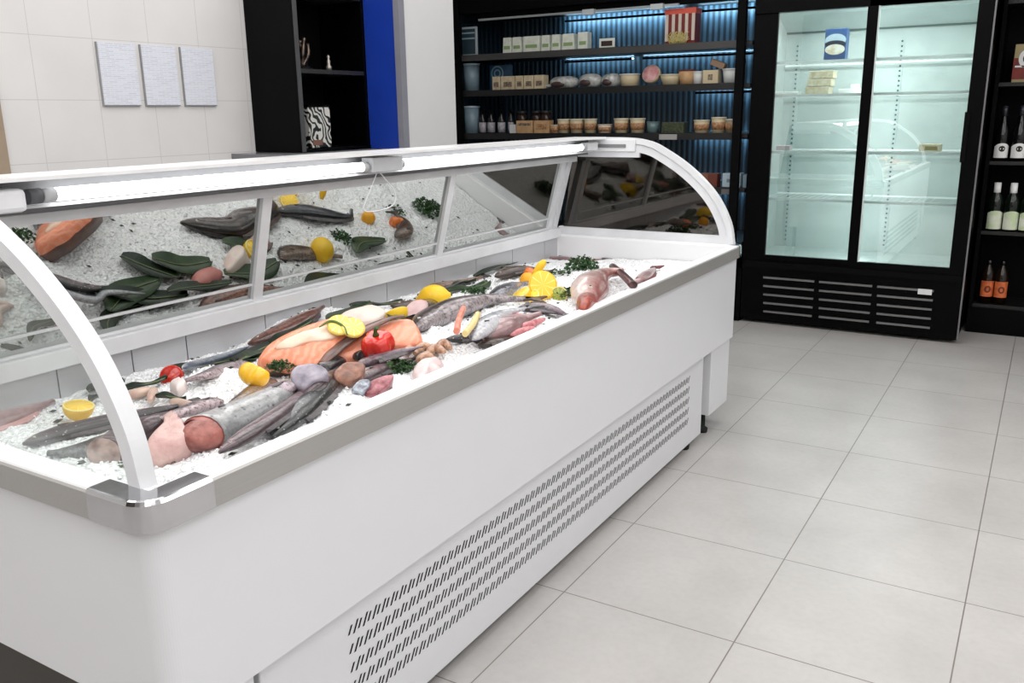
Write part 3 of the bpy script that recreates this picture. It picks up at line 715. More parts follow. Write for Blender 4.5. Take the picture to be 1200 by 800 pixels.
def leaf(label, px, w, mat=None, name='leaf', lift=.02, cat='leaf', group=None):
    pts = spine_pts(px, lift); rows = []
    for k, p in enumerate(pts):
        t = k/(len(pts)-1); d = (pts[min(k+1, len(pts)-1)]-pts[max(k-1, 0)]).normalized(); s = d.cross(Vector((0, 0, 1))).normalized()
        h = w/2*(sin(pi*min(1, t*.93+.05)))**.6; z = Vector((0, 0, .006+.006*sin(t*7)))
        rows.append([p-s*h+z, p+Vector((0, 0, -.002)), p+s*h+z, p+s*h+z-Vector((0, 0, .002)), p-Vector((0, 0, .005)), p-s*h+z-Vector((0, 0, .002))])
    o = MB().loft(rows, 0, True).build(name, mat or M_leaf, loc=pts[len(pts)//2]); tag(o, label, cat, group)
    v = MB().tube([p+Vector((0, 0, .0005)) for p in pts], .0022, 5).build('midrib', plain('leaf_rib', (120, 130, 92), .5), o)
    return o
def strip(name, label, cat, px, r, mat, lift=.02, taper=True, group=None, pts=None):
    pts = catmull(pts, 7) if pts else spine_pts(px, lift); n = len(pts)
    o = MB().tube(pts, [r*(1-.55*(abs(2*k/(n-1)-1))**3) if taper else r for k in range(n)], 10).build(name, mat, loc=pts[n//2]); return tag(o, label, cat, group)

# ---- near end of the bed
lemon_half('halved lemon with its cut face up, beside the back wall at the near end', (92, 476), .037, (.2, .05, 1), lf=1.15)
fish('whole_fish', 'pale pink fish along the back wall in the near left corner', 'fish', [(-70, 512), (-20, 500), (20, 487), (62, 470)], .085, F_pink, fin=plain('fin_pink', (200, 150, 148), .4), tail=False)
fish('whole_fish', 'long slim dark brown fish stretched out behind the near curved frame', 'fish', [(27, 520), (70, 508), (120, 496), (170, 485), (218, 474)], .062, F_hake, prof=P_LONG, tailw=.8)
fish('whole_fish', 'dark grey mottled fish in the near corner, in front of the slim brown one', 'fish', [(165, 508), (130, 520), (96, 529), (56, 531)], .08, F_dark, prof=P_FISH, tail=False)
fish('fish_steak', 'thick cut fish piece with round pale cut face turned to the near corner', 'fish', [(122, 531), (150, 514), (180, 500), (208, 486)], .078, F_purple, th=.07, prof=P_CUT, eye=False, tail=False, dorsal=False, pect=False, face=F_face)
slab('fish_fillet', 'pale pink wedge of fish flesh beside the red cut end of the silver fish', 'fish', [(170, 532), (174, 517), (188, 502), (196, 486), (207, 486), (219, 502), (222, 514), (205, 524), (186, 530)], .045, F_pfil, lift=.015, wob=.006)
sv = fish('whole_fish', 'large silver speckled fish with a raw red cut end facing the near corner', 'fish', [(238, 508), (262, 499), (292, 485), (322, 468), (350, 452)], .115, F_silver, th=.085, prof=P_CUT, eye=False, face=F_red, tail=False)
fish('gill_flesh', None, None, [(222, 514), (228, 512), (234, 510), (241, 506.5)], .108, F_red, th=.08, prof=[(0, .62), (.3, .8), (.7, .95), (1, .98)], eye=False, tail=False, dorsal=False, pect=False, lift=.024, parent=sv)['label'] = 'raw red gill end'
fish('whole_fish', 'long thin purple-pink fish lying along the front rim', 'fish', [(257, 530), (286, 512), (318, 491), (350, 468), (376, 447), (402, 430)], .05, F_purple, prof=P_EEL, lift=.03, tail=False, pect=False)
fish('whole_fish', 'dark grey-bellied fish between the thin purple fish and the front rim', 'fish', [(318, 512), (340, 493), (362, 472), (388, 448), (420, 428)], .075, F_dark, prof=P_LONG, lift=.012, tail=False)
fish('whole_fish', 'lilac fish with its head by the grey ray wing, behind the silver fish', 'fish', [(352, 450), (332, 455), (306, 466), (284, 476), (252, 484)], .062, F_lilac, prof=P_LONG, lift=.04, taillen=.1)
fish('whole_fish', 'narrow brown fish beneath the yellow pepper', 'fish', [(322, 447), (300, 456), (280, 468), (262, 478)], .05, F_brown, prof=P_EEL, tail=False, lift=.02)
fish('whole_fish', 'slim pinkish fish behind the pink flesh wedge', 'fish', [(262, 470), (238, 475), (210, 484), (180, 492)], .05, F_hake, prof=P_EEL, tail=False, lift=.035)
tilted('ray_wing', 'smooth pale grey ray wing between the parsley and the front fish', 'fish', Plane(362, 453, 36, -52, .03), [(343, 449), (341, 437), (352, 429), (375, 428), (385, 439), (370, 448), (356, 457)], .018, plain('grey_ray_skin2', (168, 160, 172), .35, c2=(120, 114, 128), scale=22, coat=.4, bump=.3, bscale=50, detail=6), wob=.006)
strip('squid_strip', 'beige squid strip nearest the near curved frame', 'squid', [(142, 466), (160, 461), (178, 456)], .014, F_beige, group='beige squid strips')
strip('squid_strip', 'short beige squid strip standing between two longer strips', 'squid', [(176, 470), (178, 462), (182, 455)], .012, F_beige, group='beige squid strips')
strip('squid_strip', 'beige squid strip running towards the big ice heap', 'squid', [(200, 470), (216, 474), (232, 480)], .014, F_beige, group='beige squid strips')
leaf('narrow dark green leaf behind the beige squid strips', [(136, 459), (158, 453), (180, 448), (196, 442)], .035)
leaf('dark leaf sliver in front of the halved tomato', [(183, 464), (200, 465), (218, 468)], .022)
to = lemon_half('halved red tomato with its cut face towards the front', (201, 441), .034, (.6, -.7, .5), 'tomato_half', M_redv, plain('tomato_flesh', (206, 52, 30), .2, c2=(170, 30, 20), scale=60, coat=.4), 'tomato', pith=M_redv)
slab('fish_fillet', 'small white fish scrap in front of the halved tomato', 'fish', [(198, 450), (208, 444), (216, 444), (218, 450), (208, 456)], .02, plain('white_flesh', (238, 224, 220), .4), lift=.02)
leaf('broad dark green leaf along the back wall behind the halved tomato', [(198, 431), (226, 431), (256, 427), (290, 416)], .06)
fish('whole_fish', 'thin silver ribbon fish along the back wall', 'fish', [(214, 431), (240, 424), (266, 416), (292, 406)], .032, F_blue, th=.024, prof=P_EEL, tail=False, dorsal=False, pect=False, lift=.05)
leaf('dark leaf by the back wall left of the salmon', [(262, 430), (282, 424), (306, 412)], .06, lift=.01)
fish('whole_fish', 'grey-brown fish behind the yellow pepper', 'fish', [(290, 424), (268, 431), (240, 440), (216, 446)], .06, F_hake, prof=P_LONG, tail=False, lift=.01)
pepper('shiny yellow pepper of two lobes on the silver fish', W(299, 440, .05), .045, M_yellow, 3, (.1, .5, .6), 'yellow_pepper', 'pepper', squash=.7, depth=.34, stem=False)
parsley('parsley bunch between the yellow pepper and the large salmon piece', W(328, 434, .05), .045, 130, .7, seed=2)
# ---- salmon in the middle
PS = Plane(345, 434, 40, -42, .02)
s1 = tilted('salmon_slab', 'large orange salmon side with white belly fat, near the back wall', 'fish', PS, [(303, 428), (308, 414), (324, 400), (346, 390), (372, 380), (402, 374), (420, 378), (412, 396), (392, 420), (366, 436), (332, 432)], .05, F_salmon, mats=F_sskin)
tilted('belly_fat', 'creamy white belly fat', None, PS, [(322, 408), (340, 395), (366, 386), (394, 380), (406, 384), (388, 398), (362, 402), (340, 409)], .016, F_fat, parent=s1, d0=.046, back=.012)
P2 = Plane(450, 414, 36, -42, .02)
s2 = tilted('salmon_fillet', 'smaller orange salmon fillet with brown skin, behind the red pepper', 'fish', P2, [(388, 420), (408, 404), (436, 388), (462, 378), (484, 378), (495, 402), (478, 410), (446, 412), (414, 424)], .04, F_salmon2, mats=F_sskin)
pp = catmull([P2(a, b, .052) for a, b in ((377, 426), (392, 410), (412, 395), (436, 382), (460, 372), (474, 370))], 7)
rings, ts_, tt_ = body_rings(pp, .055, .018, [(0, .5), (.15, 1), (.6, .9), (1, .25)], n=12)
MB().loft(rings).build('skin', F_sskin, s2)
slice_('pale lemon slice lying on the large salmon side', None, .036, PS.n, pos=PS(398, 381, .072))
slice_('pale lemon slice propped against the salmon skin edge', None, .034, PS.n+Vector((.2, 0, .1)), pos=PS(414, 384, .074))
strip('cucumber_peel', 'curl of green peel across the lemon slice on the salmon', 'peel', None, .004, plain('green_peel', (96, 118, 52), .4), pts=[PS(a, b, .08) for a, b in ((374, 383), (388, 376), (402, 382), (407, 392))])
tilted('fish_fillet', 'flat white fish fillet between the salmon and the back wall', 'fish', Plane(420, 377, 40, -45, .03), [(392, 376), (410, 364), (436, 358), (452, 366), (440, 376), (414, 380)], .02, plain('white_fillet', (240, 226, 216), .4, c2=(232, 206, 196), scale=10))
lemon_half('lemon wedge beside the tail end of the salmon fillet', (464, 366), .045, (-.5, .2, .8), 'lemon_wedge')
lemon('whole yellow lemon between the salmon and the brown grouper', (508, 348), .05, (.9, .45, .15))
tilted('fish_fillet', 'pale pinkish fillet between the two lemons', 'fish', Plane(488, 372, 50, -48, .01), [(474, 364), (484, 353), (500, 353), (500, 364), (490, 374), (478, 374)], .02, plain('pale_pink_flesh', (226, 198, 196), .4, c2=(206, 170, 172), scale=20))
pepper('shiny red bell pepper with dark green stem in front of the salmon', P2(443, 404, .07), .05, M_redv, 4, (.1, -.35, 1), 'red_pepper', 'pepper')
fish('fish_tail_piece', 'speckled grey tail piece in front of the brown salmon skin', 'fish', [(378, 432), (392, 424), (408, 418), (428, 416)], .055, F_spk, prof=P_STEAK, eye=False, dorsal=False, pect=False, tail=False, lift=.035)
tilted('fish_fillet', 'brown cooked-looking fillet under the speckled tail piece', 'fish', Plane(410, 447, 40, -48, .015), [(394, 448), (392, 436), (406, 426), (426, 426), (426, 440), (412, 449)], .018, plain('brown_flesh', (164, 114, 92), .35, c2=(112, 78, 66), scale=34, coat=.3, bump=.4, bscale=60, detail=6), wob=.006)
fish('whole_fish', 'slender pinkish-lilac fish in front of the red pepper', 'fish', [(420, 428), (440, 421), (464, 414), (496, 406)], .042, F_lilac, prof=P_EEL, lift=.035, tail=False)
fish('whole_fish', 'small purple-brown fish just behind the front parsley', 'fish', [(424, 444), (440, 436), (458, 428), (486, 420)], .05, F_purple, prof=P_LONG, lift=.015)
tilted('fish_fillet', 'dark red piece of flesh by the front parsley', 'fish', Plane(440, 460, 38, -48, .012), [(427, 462), (431, 449), (445, 442), (461, 441), (454, 453), (440, 463)], .014, F_meat, wob=.007)
tilted('fish_fillet', 'small silver-skinned scrap left of the dark red flesh', 'fish', Plane(422, 457, 35, -48, .012), [(412, 457), (419, 448), (431, 444), (434, 451), (424, 461)], .012, plain('silver_scrap', (176, 182, 192), .25, .3, c2=(104, 108, 118), scale=60, coat=.3))
parsley('parsley bunch lying at the front rim in front of the red pepper', (467, 434), .055, 170, .55, seed=5)
for k, (a, b, c) in enumerate((((486, 414), (496, 406), (508, 409)), ((500, 416), (510, 408), (521, 412)), ((512, 408), (520, 402), (528, 408)), ((488, 422), (500, 418), (510, 422)), ((476, 412), (484, 404), (494, 404)))):
    strip('shrimp', ('small tan shrimp of the cluster beside the salmon, ' + ('on its left', 'at its front right', 'at its far right', 'nearest the rim', 'touching the salmon')[k]), 'shrimp', [a, b, c], .014, plain('shrimp_shell', (206, 168, 140), .3, c2=(150, 108, 84), scale=60, coat=.3), lift=.02, group='tan shrimps beside the salmon')
slab('squid_piece', 'whitish squid scrap at the front rim right of the parsley', 'squid', [(484, 438), (492, 424), (510, 420), (520, 428), (508, 438), (494, 444)], .03, plain('squid_white', (232, 216, 214), .3, c2=(208, 184, 184), scale=20), lift=.01)
# ---- grouper and small fish
fish('whole_fish', 'large dark brown grouper with its head towards the lemon', 'fish', [(488, 384), (508, 372), (536, 360), (572, 351), (616, 350)], .125, F_grouper, prof=P_FISH, lift=.03, back=-1, fin=plain('fin_brown', (70, 52, 48), .4))
strip('crab_stick', 'red-orange crab stick across the grouper', 'crab stick', [(535, 388), (538, 374), (543, 361)], .010, plain('crab_red', (214, 110, 84), .35, c2=(232, 160, 140), scale=20), lift=.08, taper=False)
strip('crab_stick', 'cream-yellow stick across the grouper, right of the red one', 'crab stick', [(545, 391), (554, 380), (560, 368)], .010, plain('crab_cream', (240, 214, 150), .35), lift=.075, taper=False)
fish('whole_fish', 'silver-blue fish standing out in front of the grouper', 'fish', [(553, 397), (570, 381), (590, 368), (616, 361)], .08, F_blue, prof=P_FISH, lift=.05, back=-1)
fish('squid', 'pinkish-white squid in front of the silver-blue fish', 'squid', [(566, 396), (588, 384), (610, 375), (634, 367)], .10, F_pink, prof=P_FISH, lift=.03, tail=False, eye=False, dorsal=False, pect=False)
fish('whole_fish', 'small grey fish lying near the front rim below the grouper', 'fish', [(522, 398), (546, 396), (566, 396), (588, 400)], .045, F_dark, prof=P_LONG, lift=.015)
fish('whole_fish', 'lilac-grey fish pointing to the far end beside the squid', 'fish', [(606, 362), (628, 360), (648, 363), (664, 369)], .06, F_lilac, prof=P_LONG, lift=.02)
fish('whole_fish', 'brownish scrap of fish at the front rim beside the squid', 'fish', [(560, 404), (582, 400), (606, 394)], .04, F_brown, prof=P_EEL, lift=.012, tail=False)
for k, q in enumerate([[(596, 392), (612, 388), (626, 384)], [(606, 384), (622, 380), (638, 374)], [(588, 380), (600, 372), (616, 370)]]):
    strip('squid_tentacle', ('pink tentacle reaching along the rim in front of the squid', 'pink tentacle curled under the squid', 'pink tentacle between squid and silver-blue fish')[k], 'squid', q, .012, plain('tentacle_pink', (222, 150, 150), .3, c2=(176, 96, 104), scale=60), lift=.03, group='squid tentacles')
parsley('parsley sprig on the ice behind the grouper', (557, 343), .06, 110, .45, seed=9)
fish('whole_fish', 'dark navy fish head poking out in front of the orange peppers', 'fish', [(574, 352), (590, 342), (608, 334), (628, 330)], .09, F_navy, prof=P_FISH, lift=.03, back=-1, tail=False)
fish('whole_fish', 'tan pinkish fish behind the navy fish head', 'fish', [(580, 324), (600, 318), (620, 316), (640, 318)], .075, F_brown, prof=P_FISH, lift=.03)
fish('whole_fish', 'pale beige fish on the ice near the back wall, left of the parsley sprig', 'fish', [(504, 334), (524, 334), (546, 330), (566, 324)], .06, fishmat('beige_skin', (190, 150, 130), (222, 196, 182), (236, 220, 212)), prof=P_LONG, lift=.012)
# ---- citrus group
slice_('big round lemon slice facing the front, in the citrus group', (636, 334), .058, (.62, -.72, .35), lift=.055, pulp=M_pulp)
lemon('small round orange behind the big lemon slice', (618, 328), .034, (0, 0, 1), 'kumquat', M_orange, 'orange', nub=False)
lemon_half('lemon wedge left of the big lemon slice', (610, 344), .04, (-.3, -.4, .8), 'lemon_wedge')
lemon_half('lemon wedge tucked beneath the big lemon slice', (622, 348), .038, (-.1, -.6, .7), 'lemon_wedge')
pepper('orange-red pepper chunk behind the citrus slices', (622, 321), .038, plain('orange_pepper_skin', (232, 122, 50), .2, coat=.4), 4, (.4, .2, 1), 'orange_pepper', 'pepper', stem=False)
q_ = W(624, 330, .05)
strip('lemon_peel_strip', 'bright yellow peel strip sticking up behind the big lemon slice', 'peel', None, .017, M_lemon, pts=[q_, U(629, 319, 'y', q_.y+.01), U(634, 311, 'y', q_.y+.02), U(639, 305, 'y', q_.y+.03)])
lemon_half('halved green lime right of the big lemon slice', (655, 346), .036, (.2, -.8, .2), 'lime_half', M_lime, citrus_mat('lime_pulp', (150, 160, 70), (200, 205, 130)), 'lime')
parsley('dark parsley bunch between the lime and the pink snapper', (668, 346), .055, 150, .6, seed=12)
parsley('big parsley bunch behind the pink snapper at the far end', (682, 315), .085, 230, .75, seed=14)
parsley('flat green sprig beside the big far parsley bunch', (656, 320), .06, 60, .3, seed=15)
# ---- far end
sn = fish('whole_fish', 'pinkish-white snapper with orange-red mouth at the far end', 'fish', [(688, 352), (690, 340), (698, 328), (712, 320), (730, 318)], .15, F_snap, th=.11, tail=False, prof=[(0, .5), (.1, .8), (.3, 1), (.55, .9), (.75, .6), (.9, .3), (1, .2)], lift=.04, pect=False, dorsal=False)
slab('mouth_flesh', None, None, [(676, 354), (680, 346), (694, 344), (700, 350), (690, 358), (680, 360)], .04, plain('orange_red_flesh', (170, 74, 56), .35, c2=(120, 48, 40), scale=40, coat=.3), lift=.02, parent=sn)['label'] = 'orange-red mouth end'
fish('fish_tail_piece', 'dark red-brown tail stick pointing up at the far end', 'fish', [(742, 334), (732, 324), (718, 312)], .036, fishmat('tail_skin', (58, 28, 30), (88, 46, 46), (110, 64, 62)), prof=P_STEAK, th=.03, eye=False, dorsal=False, pect=False, tail=False, lift=.05)
fish('whole_fish', 'small pale pink fish with dark tail tip, furthest along the bed', 'fish', [(738, 334), (750, 328), (760, 320), (768, 314)], .06, F_pink, prof=P_LONG, lift=.015, fin=plain('fin_dark_red', (110, 52, 50), .4))
fish('whole_fish', 'pale fish half buried in ice behind the big far parsley', 'fish', [(640, 302), (660, 304), (682, 306), (706, 304)], .06, F_pink, prof=P_LONG, lift=.0)
# pieces along the back of the bed, best seen in the mirror panels
M_leaf2 = plain('green_leaf', (62, 82, 54), .4, c2=(38, 56, 36), scale=14)
for lab_, pts_, w_, mt_ in (
    ('broad green leaf behind the tip of the large salmon side, seen in the first mirror', [('w', -2.12, 1.72), ('w', -2.05, 1.84), ('w', -2.02, 1.98)], .12, M_leaf2),
    ('broad green leaf behind the yellow pepper, crossing another leaf in the mirror', [('w', -2.03, 1.74), ('w', -2.1, 1.88), ('w', -2.13, 2.02)], .10, M_leaf),
    ('wide green leaf standing between the large salmon side and the pink oval fillet', [('w', -1.92, 2.02), ('w', -1.97, 2.12), ('w', -1.98, 2.24)], .13, M_leaf2),
    ('dark wide leaf under the upper edge of the large salmon side, crossing a paler leaf', [('w', -1.88, 1.92), ('w', -1.95, 1.97), ('w', -2.03, 2.06)], .10, M_leaf),
    ('green leaf behind the smaller salmon fillet, reaching towards the brown fish', [('w', -1.90, 2.36), ('w', -1.95, 2.46), ('w', -1.94, 2.58)], .11, M_leaf2),
    ('green leaf tucked behind the middle of the large salmon side', [('w', -2.08, 2.22), ('w', -2.12, 2.34), ('w', -2.10, 2.46)], .11, M_leaf2),
    ('long green leaf behind the white fillet, along the back wall', [('w', -2.24, 2.50), ('w', -2.2, 2.64), ('w', -2.22, 2.8)], .08, M_leaf),
    ('green leaf behind the whole lemon, seen in the middle mirror panel', [('w', -2.1, 2.95), ('w', -2.04, 3.06), ('w', -2.06, 3.2)], .09, M_leaf2)):
    leaf(lab_, pts_, w_, mt_, lift=.022)
fish('whole_fish', 'reddish brown fish lying behind the large salmon side, close to the back wall', 'fish', [('w', -2.24, 1.98), ('w', -2.2, 2.1), ('w', -2.21, 2.24), ('w', -2.25, 2.36)], .09, fishmat('red_brown_skin', (128, 72, 56), (168, 106, 88), (190, 140, 124), nscale=18), prof=P_FISH, tail=False)
slab_ = fish('fish_fillet', 'smooth pink oval fillet behind the large salmon side', 'fish', [('w', -2.10, 2.08), ('w', -2.07, 2.15), ('w', -2.06, 2.22)], .08, plain('rose_flesh', (206, 136, 128), .4, c2=(190, 116, 110), scale=14), th=.06, prof=[(0, .3), (.2, .9), (.5, 1), (.8, .9), (1, .3)], eye=False, tail=False, dorsal=False, pect=False, lift=.02)
fish('whole_fish', 'brown fish behind the smaller salmon fillet, reflected in the middle mirror panel', 'fish', [('w', -2.06, 2.52), ('w', -2.02, 2.62), ('w', -2.04, 2.74), ('w', -2.1, 2.86)], .09, F_brown, prof=P_FISH, tail=False)
fish('whole_fish', 'dark slim fish along the back wall behind the whole lemon', 'fish', [('w', -2.24, 2.92), ('w', -2.2, 3.06), ('w', -2.22, 3.24), ('w', -2.25, 3.4)], .06, F_dark, prof=P_LONG)
# leaves along the back wall
leaf('dark green leaf against the back wall, left of the white fillet', [(318, 402), (334, 394), (352, 384), (366, 376)], .06, lift=.03)
leaf('long dark green leaf near the back wall behind the citrus group', [(556, 324), (576, 316), (598, 308), (616, 303)], .05)
leaf('dark green leaf on the ice right of the whole lemon', [(530, 336), (544, 330), (558, 328)], .04)
leaf('dark green leaf near the back wall in the near corner', [(104, 458), (124, 452), (146, 446)], .06)
leaf('dark green leaf by the halved lemon at the near end', [(106, 470), (114, 464), (124, 462)], .03)
mb = MB(); rn = random.Random(21)
for _ in range(190):
    y = .98+3.1*rn.random()**1.1; x = rn.uniform(-2.31, -1.37); z = ice_z(x, y)+.006; l = rn.uniform(.005, .014); a = rn.uniform(0, 6.28)
    if rn.random() < .35: x = rn.uniform(-2.31, -2.1)
    c_, s_ = cos(a)*l, sin(a)*l; z = ice_z(x, y)+.006
    mb.add([(x-c_, y-s_, z), (x+s_*.4, y-c_*.4, z+.003), (x+c_, y+s_, z+.001), (x-s_*.4, y+c_*.4, z+.003), (x, y, z-.004)], [(0, 1, 2, 3), (0, 4, 1), (1, 4, 2), (2, 4, 3), (3, 4, 0)])
tag(mb.build('herb_flecks', M_leaf), 'dark herb flecks strewn all over the crushed ice', 'herbs', kind='stuff')
# herb bits scattered on the ice
for k, (a, b, r) in enumerate(((186, 543, .02), (201, 541, .016), (640, 300, .03), (536, 322, .03), (588, 352, .025), (152, 545, .03))):
    parsley(('sprinkle of dark herb bits on the ice by the near chrome corner', 'tiny dark herb bits right of the sprinkle by the chrome corner', 'few dark herb bits by the rear end post', 'few dark herb bits near the back wall behind the lemon', 'few dark herb bits beside the navy fish head', 'green leaf bits at the foot of the near curved frame')[k], (a, b), r, 22, .25, M_leaf if k < 2 else M_pars, 30+k, 'herb_bits')

# ================================================================== SLIDING DOOR FRIDGE
YF = 6.66
FX0, FX1 = -1.957, -.424
FR = empty('display_fridge', ((FX0+FX1)/2, 7.0, 0), 'tall black two-door glass fridge, lit white inside and nearly empty', 'fridge')
M_liner = plain('fridge_liner', (196, 206, 204), .4)
MB().box(FX0, FX0+.05, YF+.06, YF+.78, .03, 2.62).box(FX1-.05, FX1, YF+.06, YF+.78, .03, 2.62).box(FX0, FX1, YF+.74, YF+.78, .03, 2.62).box(FX0, FX1, YF+.06, YF+.78, 2.56, 2.62).box(FX0, FX1, YF+.06, YF+.78, .43, .49).build('cabinet', M_black, FR)
MB().box(FX0, FX1, YF, YF+.06, 2.275, 2.62).build('top_panel', M_black, FR)
ix0, ix1 = FX0+.06, FX1-.06
g = MB().box(ix0, ix0+.01, YF+.07, YF+.7, .5, 2.4).box(ix1-.01, ix1, YF+.07, YF+.7, .5, 2.4).box(ix0, ix1, YF+.66, YF+.7, .5, 2.22).box(ix0, ix1, YF+.07, YF+.7, .49, .52)
for a in (2.18,): g.add([(ix0, YF+.66, a), (ix1, YF+.66, a), (ix1, YF+.08, 2.40), (ix0, YF+.08, 2.40), (ix0, YF+.66, a+.03), (ix1, YF+.66, a+.03), (ix1, YF+.08, 2.43), (ix0, YF+.08, 2.43)], [(0, 1, 2, 3), (4, 5, 6, 7), (0, 1, 5, 4), (2, 3, 7, 6)])
g.build('liner', M_liner, FR)
M_wire = plain('shelf_white', (250, 252, 252), .35)
for x0_, x1_ in ((ix0+.015, -1.165), (-1.15, ix1-.015)):
    for z in (1.935, 1.703, 1.30, .955):
        mb = MB().box(x0_, x1_, YF+.10, YF+.112, z-.010, z+.010).box(x0_, x1_, YF+.62, YF+.63, z-.006, z+.006)
        for k in range(10):
            x = x0_+(x1_-x0_)*(k+.5)/14; mb.box(x-.0009, x+.0009, YF+.11, YF+.625, z-.002, z)
        mb.build('shelf', M_wire, FR)
MB().box(ix0, ix1, YF+.645, YF+.66, 2.172, 2.186).build('lamp_edge', plain('edge_dark_grey', (84, 104, 102), .5), FR)
for x in (-1.80, -1.045):
    mb = MB().box(x-.016, x+.016, YF+.652, YF+.659, .54, 2.12); rl = mb.build('shelf_rail', plain('rail_grey', (190, 204, 203), .4), FR)
    mb = MB()
    for k in range(44): mb.box(x-.006, x+.006, YF+.650, YF+.653, .57+k*.035, .583+k*.035)
    mb.build('rail_slots', plain('slot_black', (60, 74, 74), .7), rl)
def sdoor(x0_, x1_, z0, z1, y, gx0, gx1, gz0, gz1, hx=None):
    d = MB().box(x0_, gx0, y, y+.03, z0, z1).box(gx1, x1_, y, y+.03, z0, z1).box(gx0, gx1, y, y+.03, z0, gz0).box(gx0, gx1, y, y+.03, gz1, z1).build('sliding_door', M_black, FR)
    MB().box(gx0, gx1, y+.012, y+.018, gz0, gz1).build('glass', M_glass_door, d)
    if hx: MB().box(hx-.03, hx, y-.014, y, 1.25, 1.575).build('handle', M_blackm, d)
    return d
sdoor(FX0+.0, -1.135, .49, 2.35, YF+.03, -1.795, -1.193, .536, 2.28)
dr = sdoor(-1.175, FX1, .49, 2.35, YF, -1.118, -.518, .536, 2.275, -.497)
MB().box(-1.118, -1.108, YF-.002, YF+.01, .536, 2.275).build('door_edge_trim', plain('trim_pale', (206, 216, 214), .35), dr)
MB().box(FX0, FX1, YF+.02, YF+.06, .03, .49).build('kick_panel', M_black, FR)
MB().box(FX0+.02, FX1-.01, YF+.005, YF+.02, .44, .487).build('door_track', M_blackm, FR)
M_louv = plain('louvre_grey', (128, 128, 128), .35, .5)
for a, b in ((-1.79, -1.41), (-1.375, -1.005), (-.97, -.60)):
    for k in range(5):
        z = .365-.066*k; MB().box(a+.004*k, b+.004*k*0, YF+.008, YF+.022, z-.007, z+.007).build('louvre', M_louv, FR)
MB().box(-.70, -.61, YF+.002, YF+.01, .337, .375).build('rating_label', plain('label_white', (226, 226, 226), .5), FR)
MB().box(FX1, FX1+.010, YF+.0, YF+.03, .04, 2.62).build('side_trim', plain('trim_silver', (128, 127, 130), .3, .5), FR)
# fridge contents
def fpos(px, py, dy=.2): return U(px, py, 'y', YF+dy)
def carton(name, label, cat, x0_, x1_, y0_, y1_, z0, z1, mat, group=None, bevel=.003):
    t = empty(name, ((x0_+x1_)/2, (y0_+y1_)/2, z0), label, cat, group)
    MB().box(x0_, x1_, y0_, y1_, z0, z1).build('carton', mat, t, bevel=bevel); return t
a, b = fpos(965, 70), fpos(993, 32)
z = 1.9445
t = carton('blue_box', 'dark blue box with white wave and pale oval on the top shelf of the fridge', 'box', a.x, b.x, YF+.2, YF+.3, z, 2.16, plain('box_blue', (44, 78, 128), .4))
def disc(mb, cx, cz, rx, rz, y, th=.0015, n=24):
    r0 = [Vector((cx+rx*cos(2*pi*i/n), y, cz+rz*sin(2*pi*i/n))) for i in range(n)]; r1 = [p+Vector((0, th, 0)) for p in r0]
    mb.loft([r0, r1], 0, False); return mb
cx = (a.x+b.x)/2; hw = (b.x-a.x)/2
disc(MB(), cx, 2.08, hw*.98, .045, YF+.198).build('wave_print', plain('print_pale', (176, 194, 206), .4), t)
disc(MB(), cx, 2.055, hw*.96, .025, YF+.1975).build('band_print', plain('print_navy', (20, 34, 56), .4), t)
disc(MB(), cx, 2.018, hw*.92, .036, YF+.197).build('oval_print', plain('print_cream', (206, 190, 160), .4, c2=(226, 226, 220), scale=30), t)
a, b = fpos(943, 112), fpos(972, 93)
for k, zz in enumerate((1.7125, 1.768, 1.823)):
    carton('food_pack', ('lowest', 'middle', 'topmost')[k]+' beige carton of the small stack inside the fridge', 'pack', a.x+.01*k, b.x+.012*k, YF+.2, YF+.34, zz, zz+.052, plain('pack_beige', (214, 196, 160), .5, c2=(236, 226, 204), scale=40), 'beige cartons in the fridge')
a, b = fpos(982, 112), fpos(1007, 105)
t = carton('food_pack', 'white pack with raised end, right of the beige cartons in the fridge', 'pack', a.x, b.x, YF+.2, YF+.3, 1.7125, 1.745, plain('pack_white', (240, 244, 240), .4))
MB().box(b.x-.06, b.x-.015, YF+.2, YF+.3, 1.745, 1.775).build('raised_end', plain('pack_white', (240, 244, 240), .4), t)
a, b = fpos(908, 114), fpos(934, 110)
carton('food_tray', 'flat white tray at the left of the fridge shelf with beige cartons', 'tray', a.x, b.x, YF+.2, YF+.34, 1.7125, 1.735, plain('pack_white', (240, 244, 240), .4))
a, b = fpos(1076, 178), fpos(1103, 168)
t = carton('food_pack', 'small beige pack alone on the shelf behind the right fridge door', 'pack', a.x, b.x, YF+.2, YF+.3, 1.3085, 1.36, plain('pack_beige', (214, 196, 160), .5, c2=(236, 226, 204), scale=40))
MB().box(a.x+.04, b.x-.02, YF+.198, YF+.2, 1.318, 1.345).build('label_strip', plain('print_olive', (156, 140, 84), .5), t)
a, b = fpos(906, 177), fpos(926, 165)
carton('food_pack', 'small pinkish-white pack at the left end of the middle fridge shelf', 'pack', a.x+.02, b.x, YF+.2, YF+.28, 1.3085, 1.345, plain('pack_pink', (222, 206, 210), .5))
area_jobs = [((-1.18, YF+.16, 2.33), 1.35, .06, (radians(-8), 0, 0), 12.5), ((-1.146, YF+.10, 1.35), .03, 1.6, (radians(90), 0, 0), 6)]

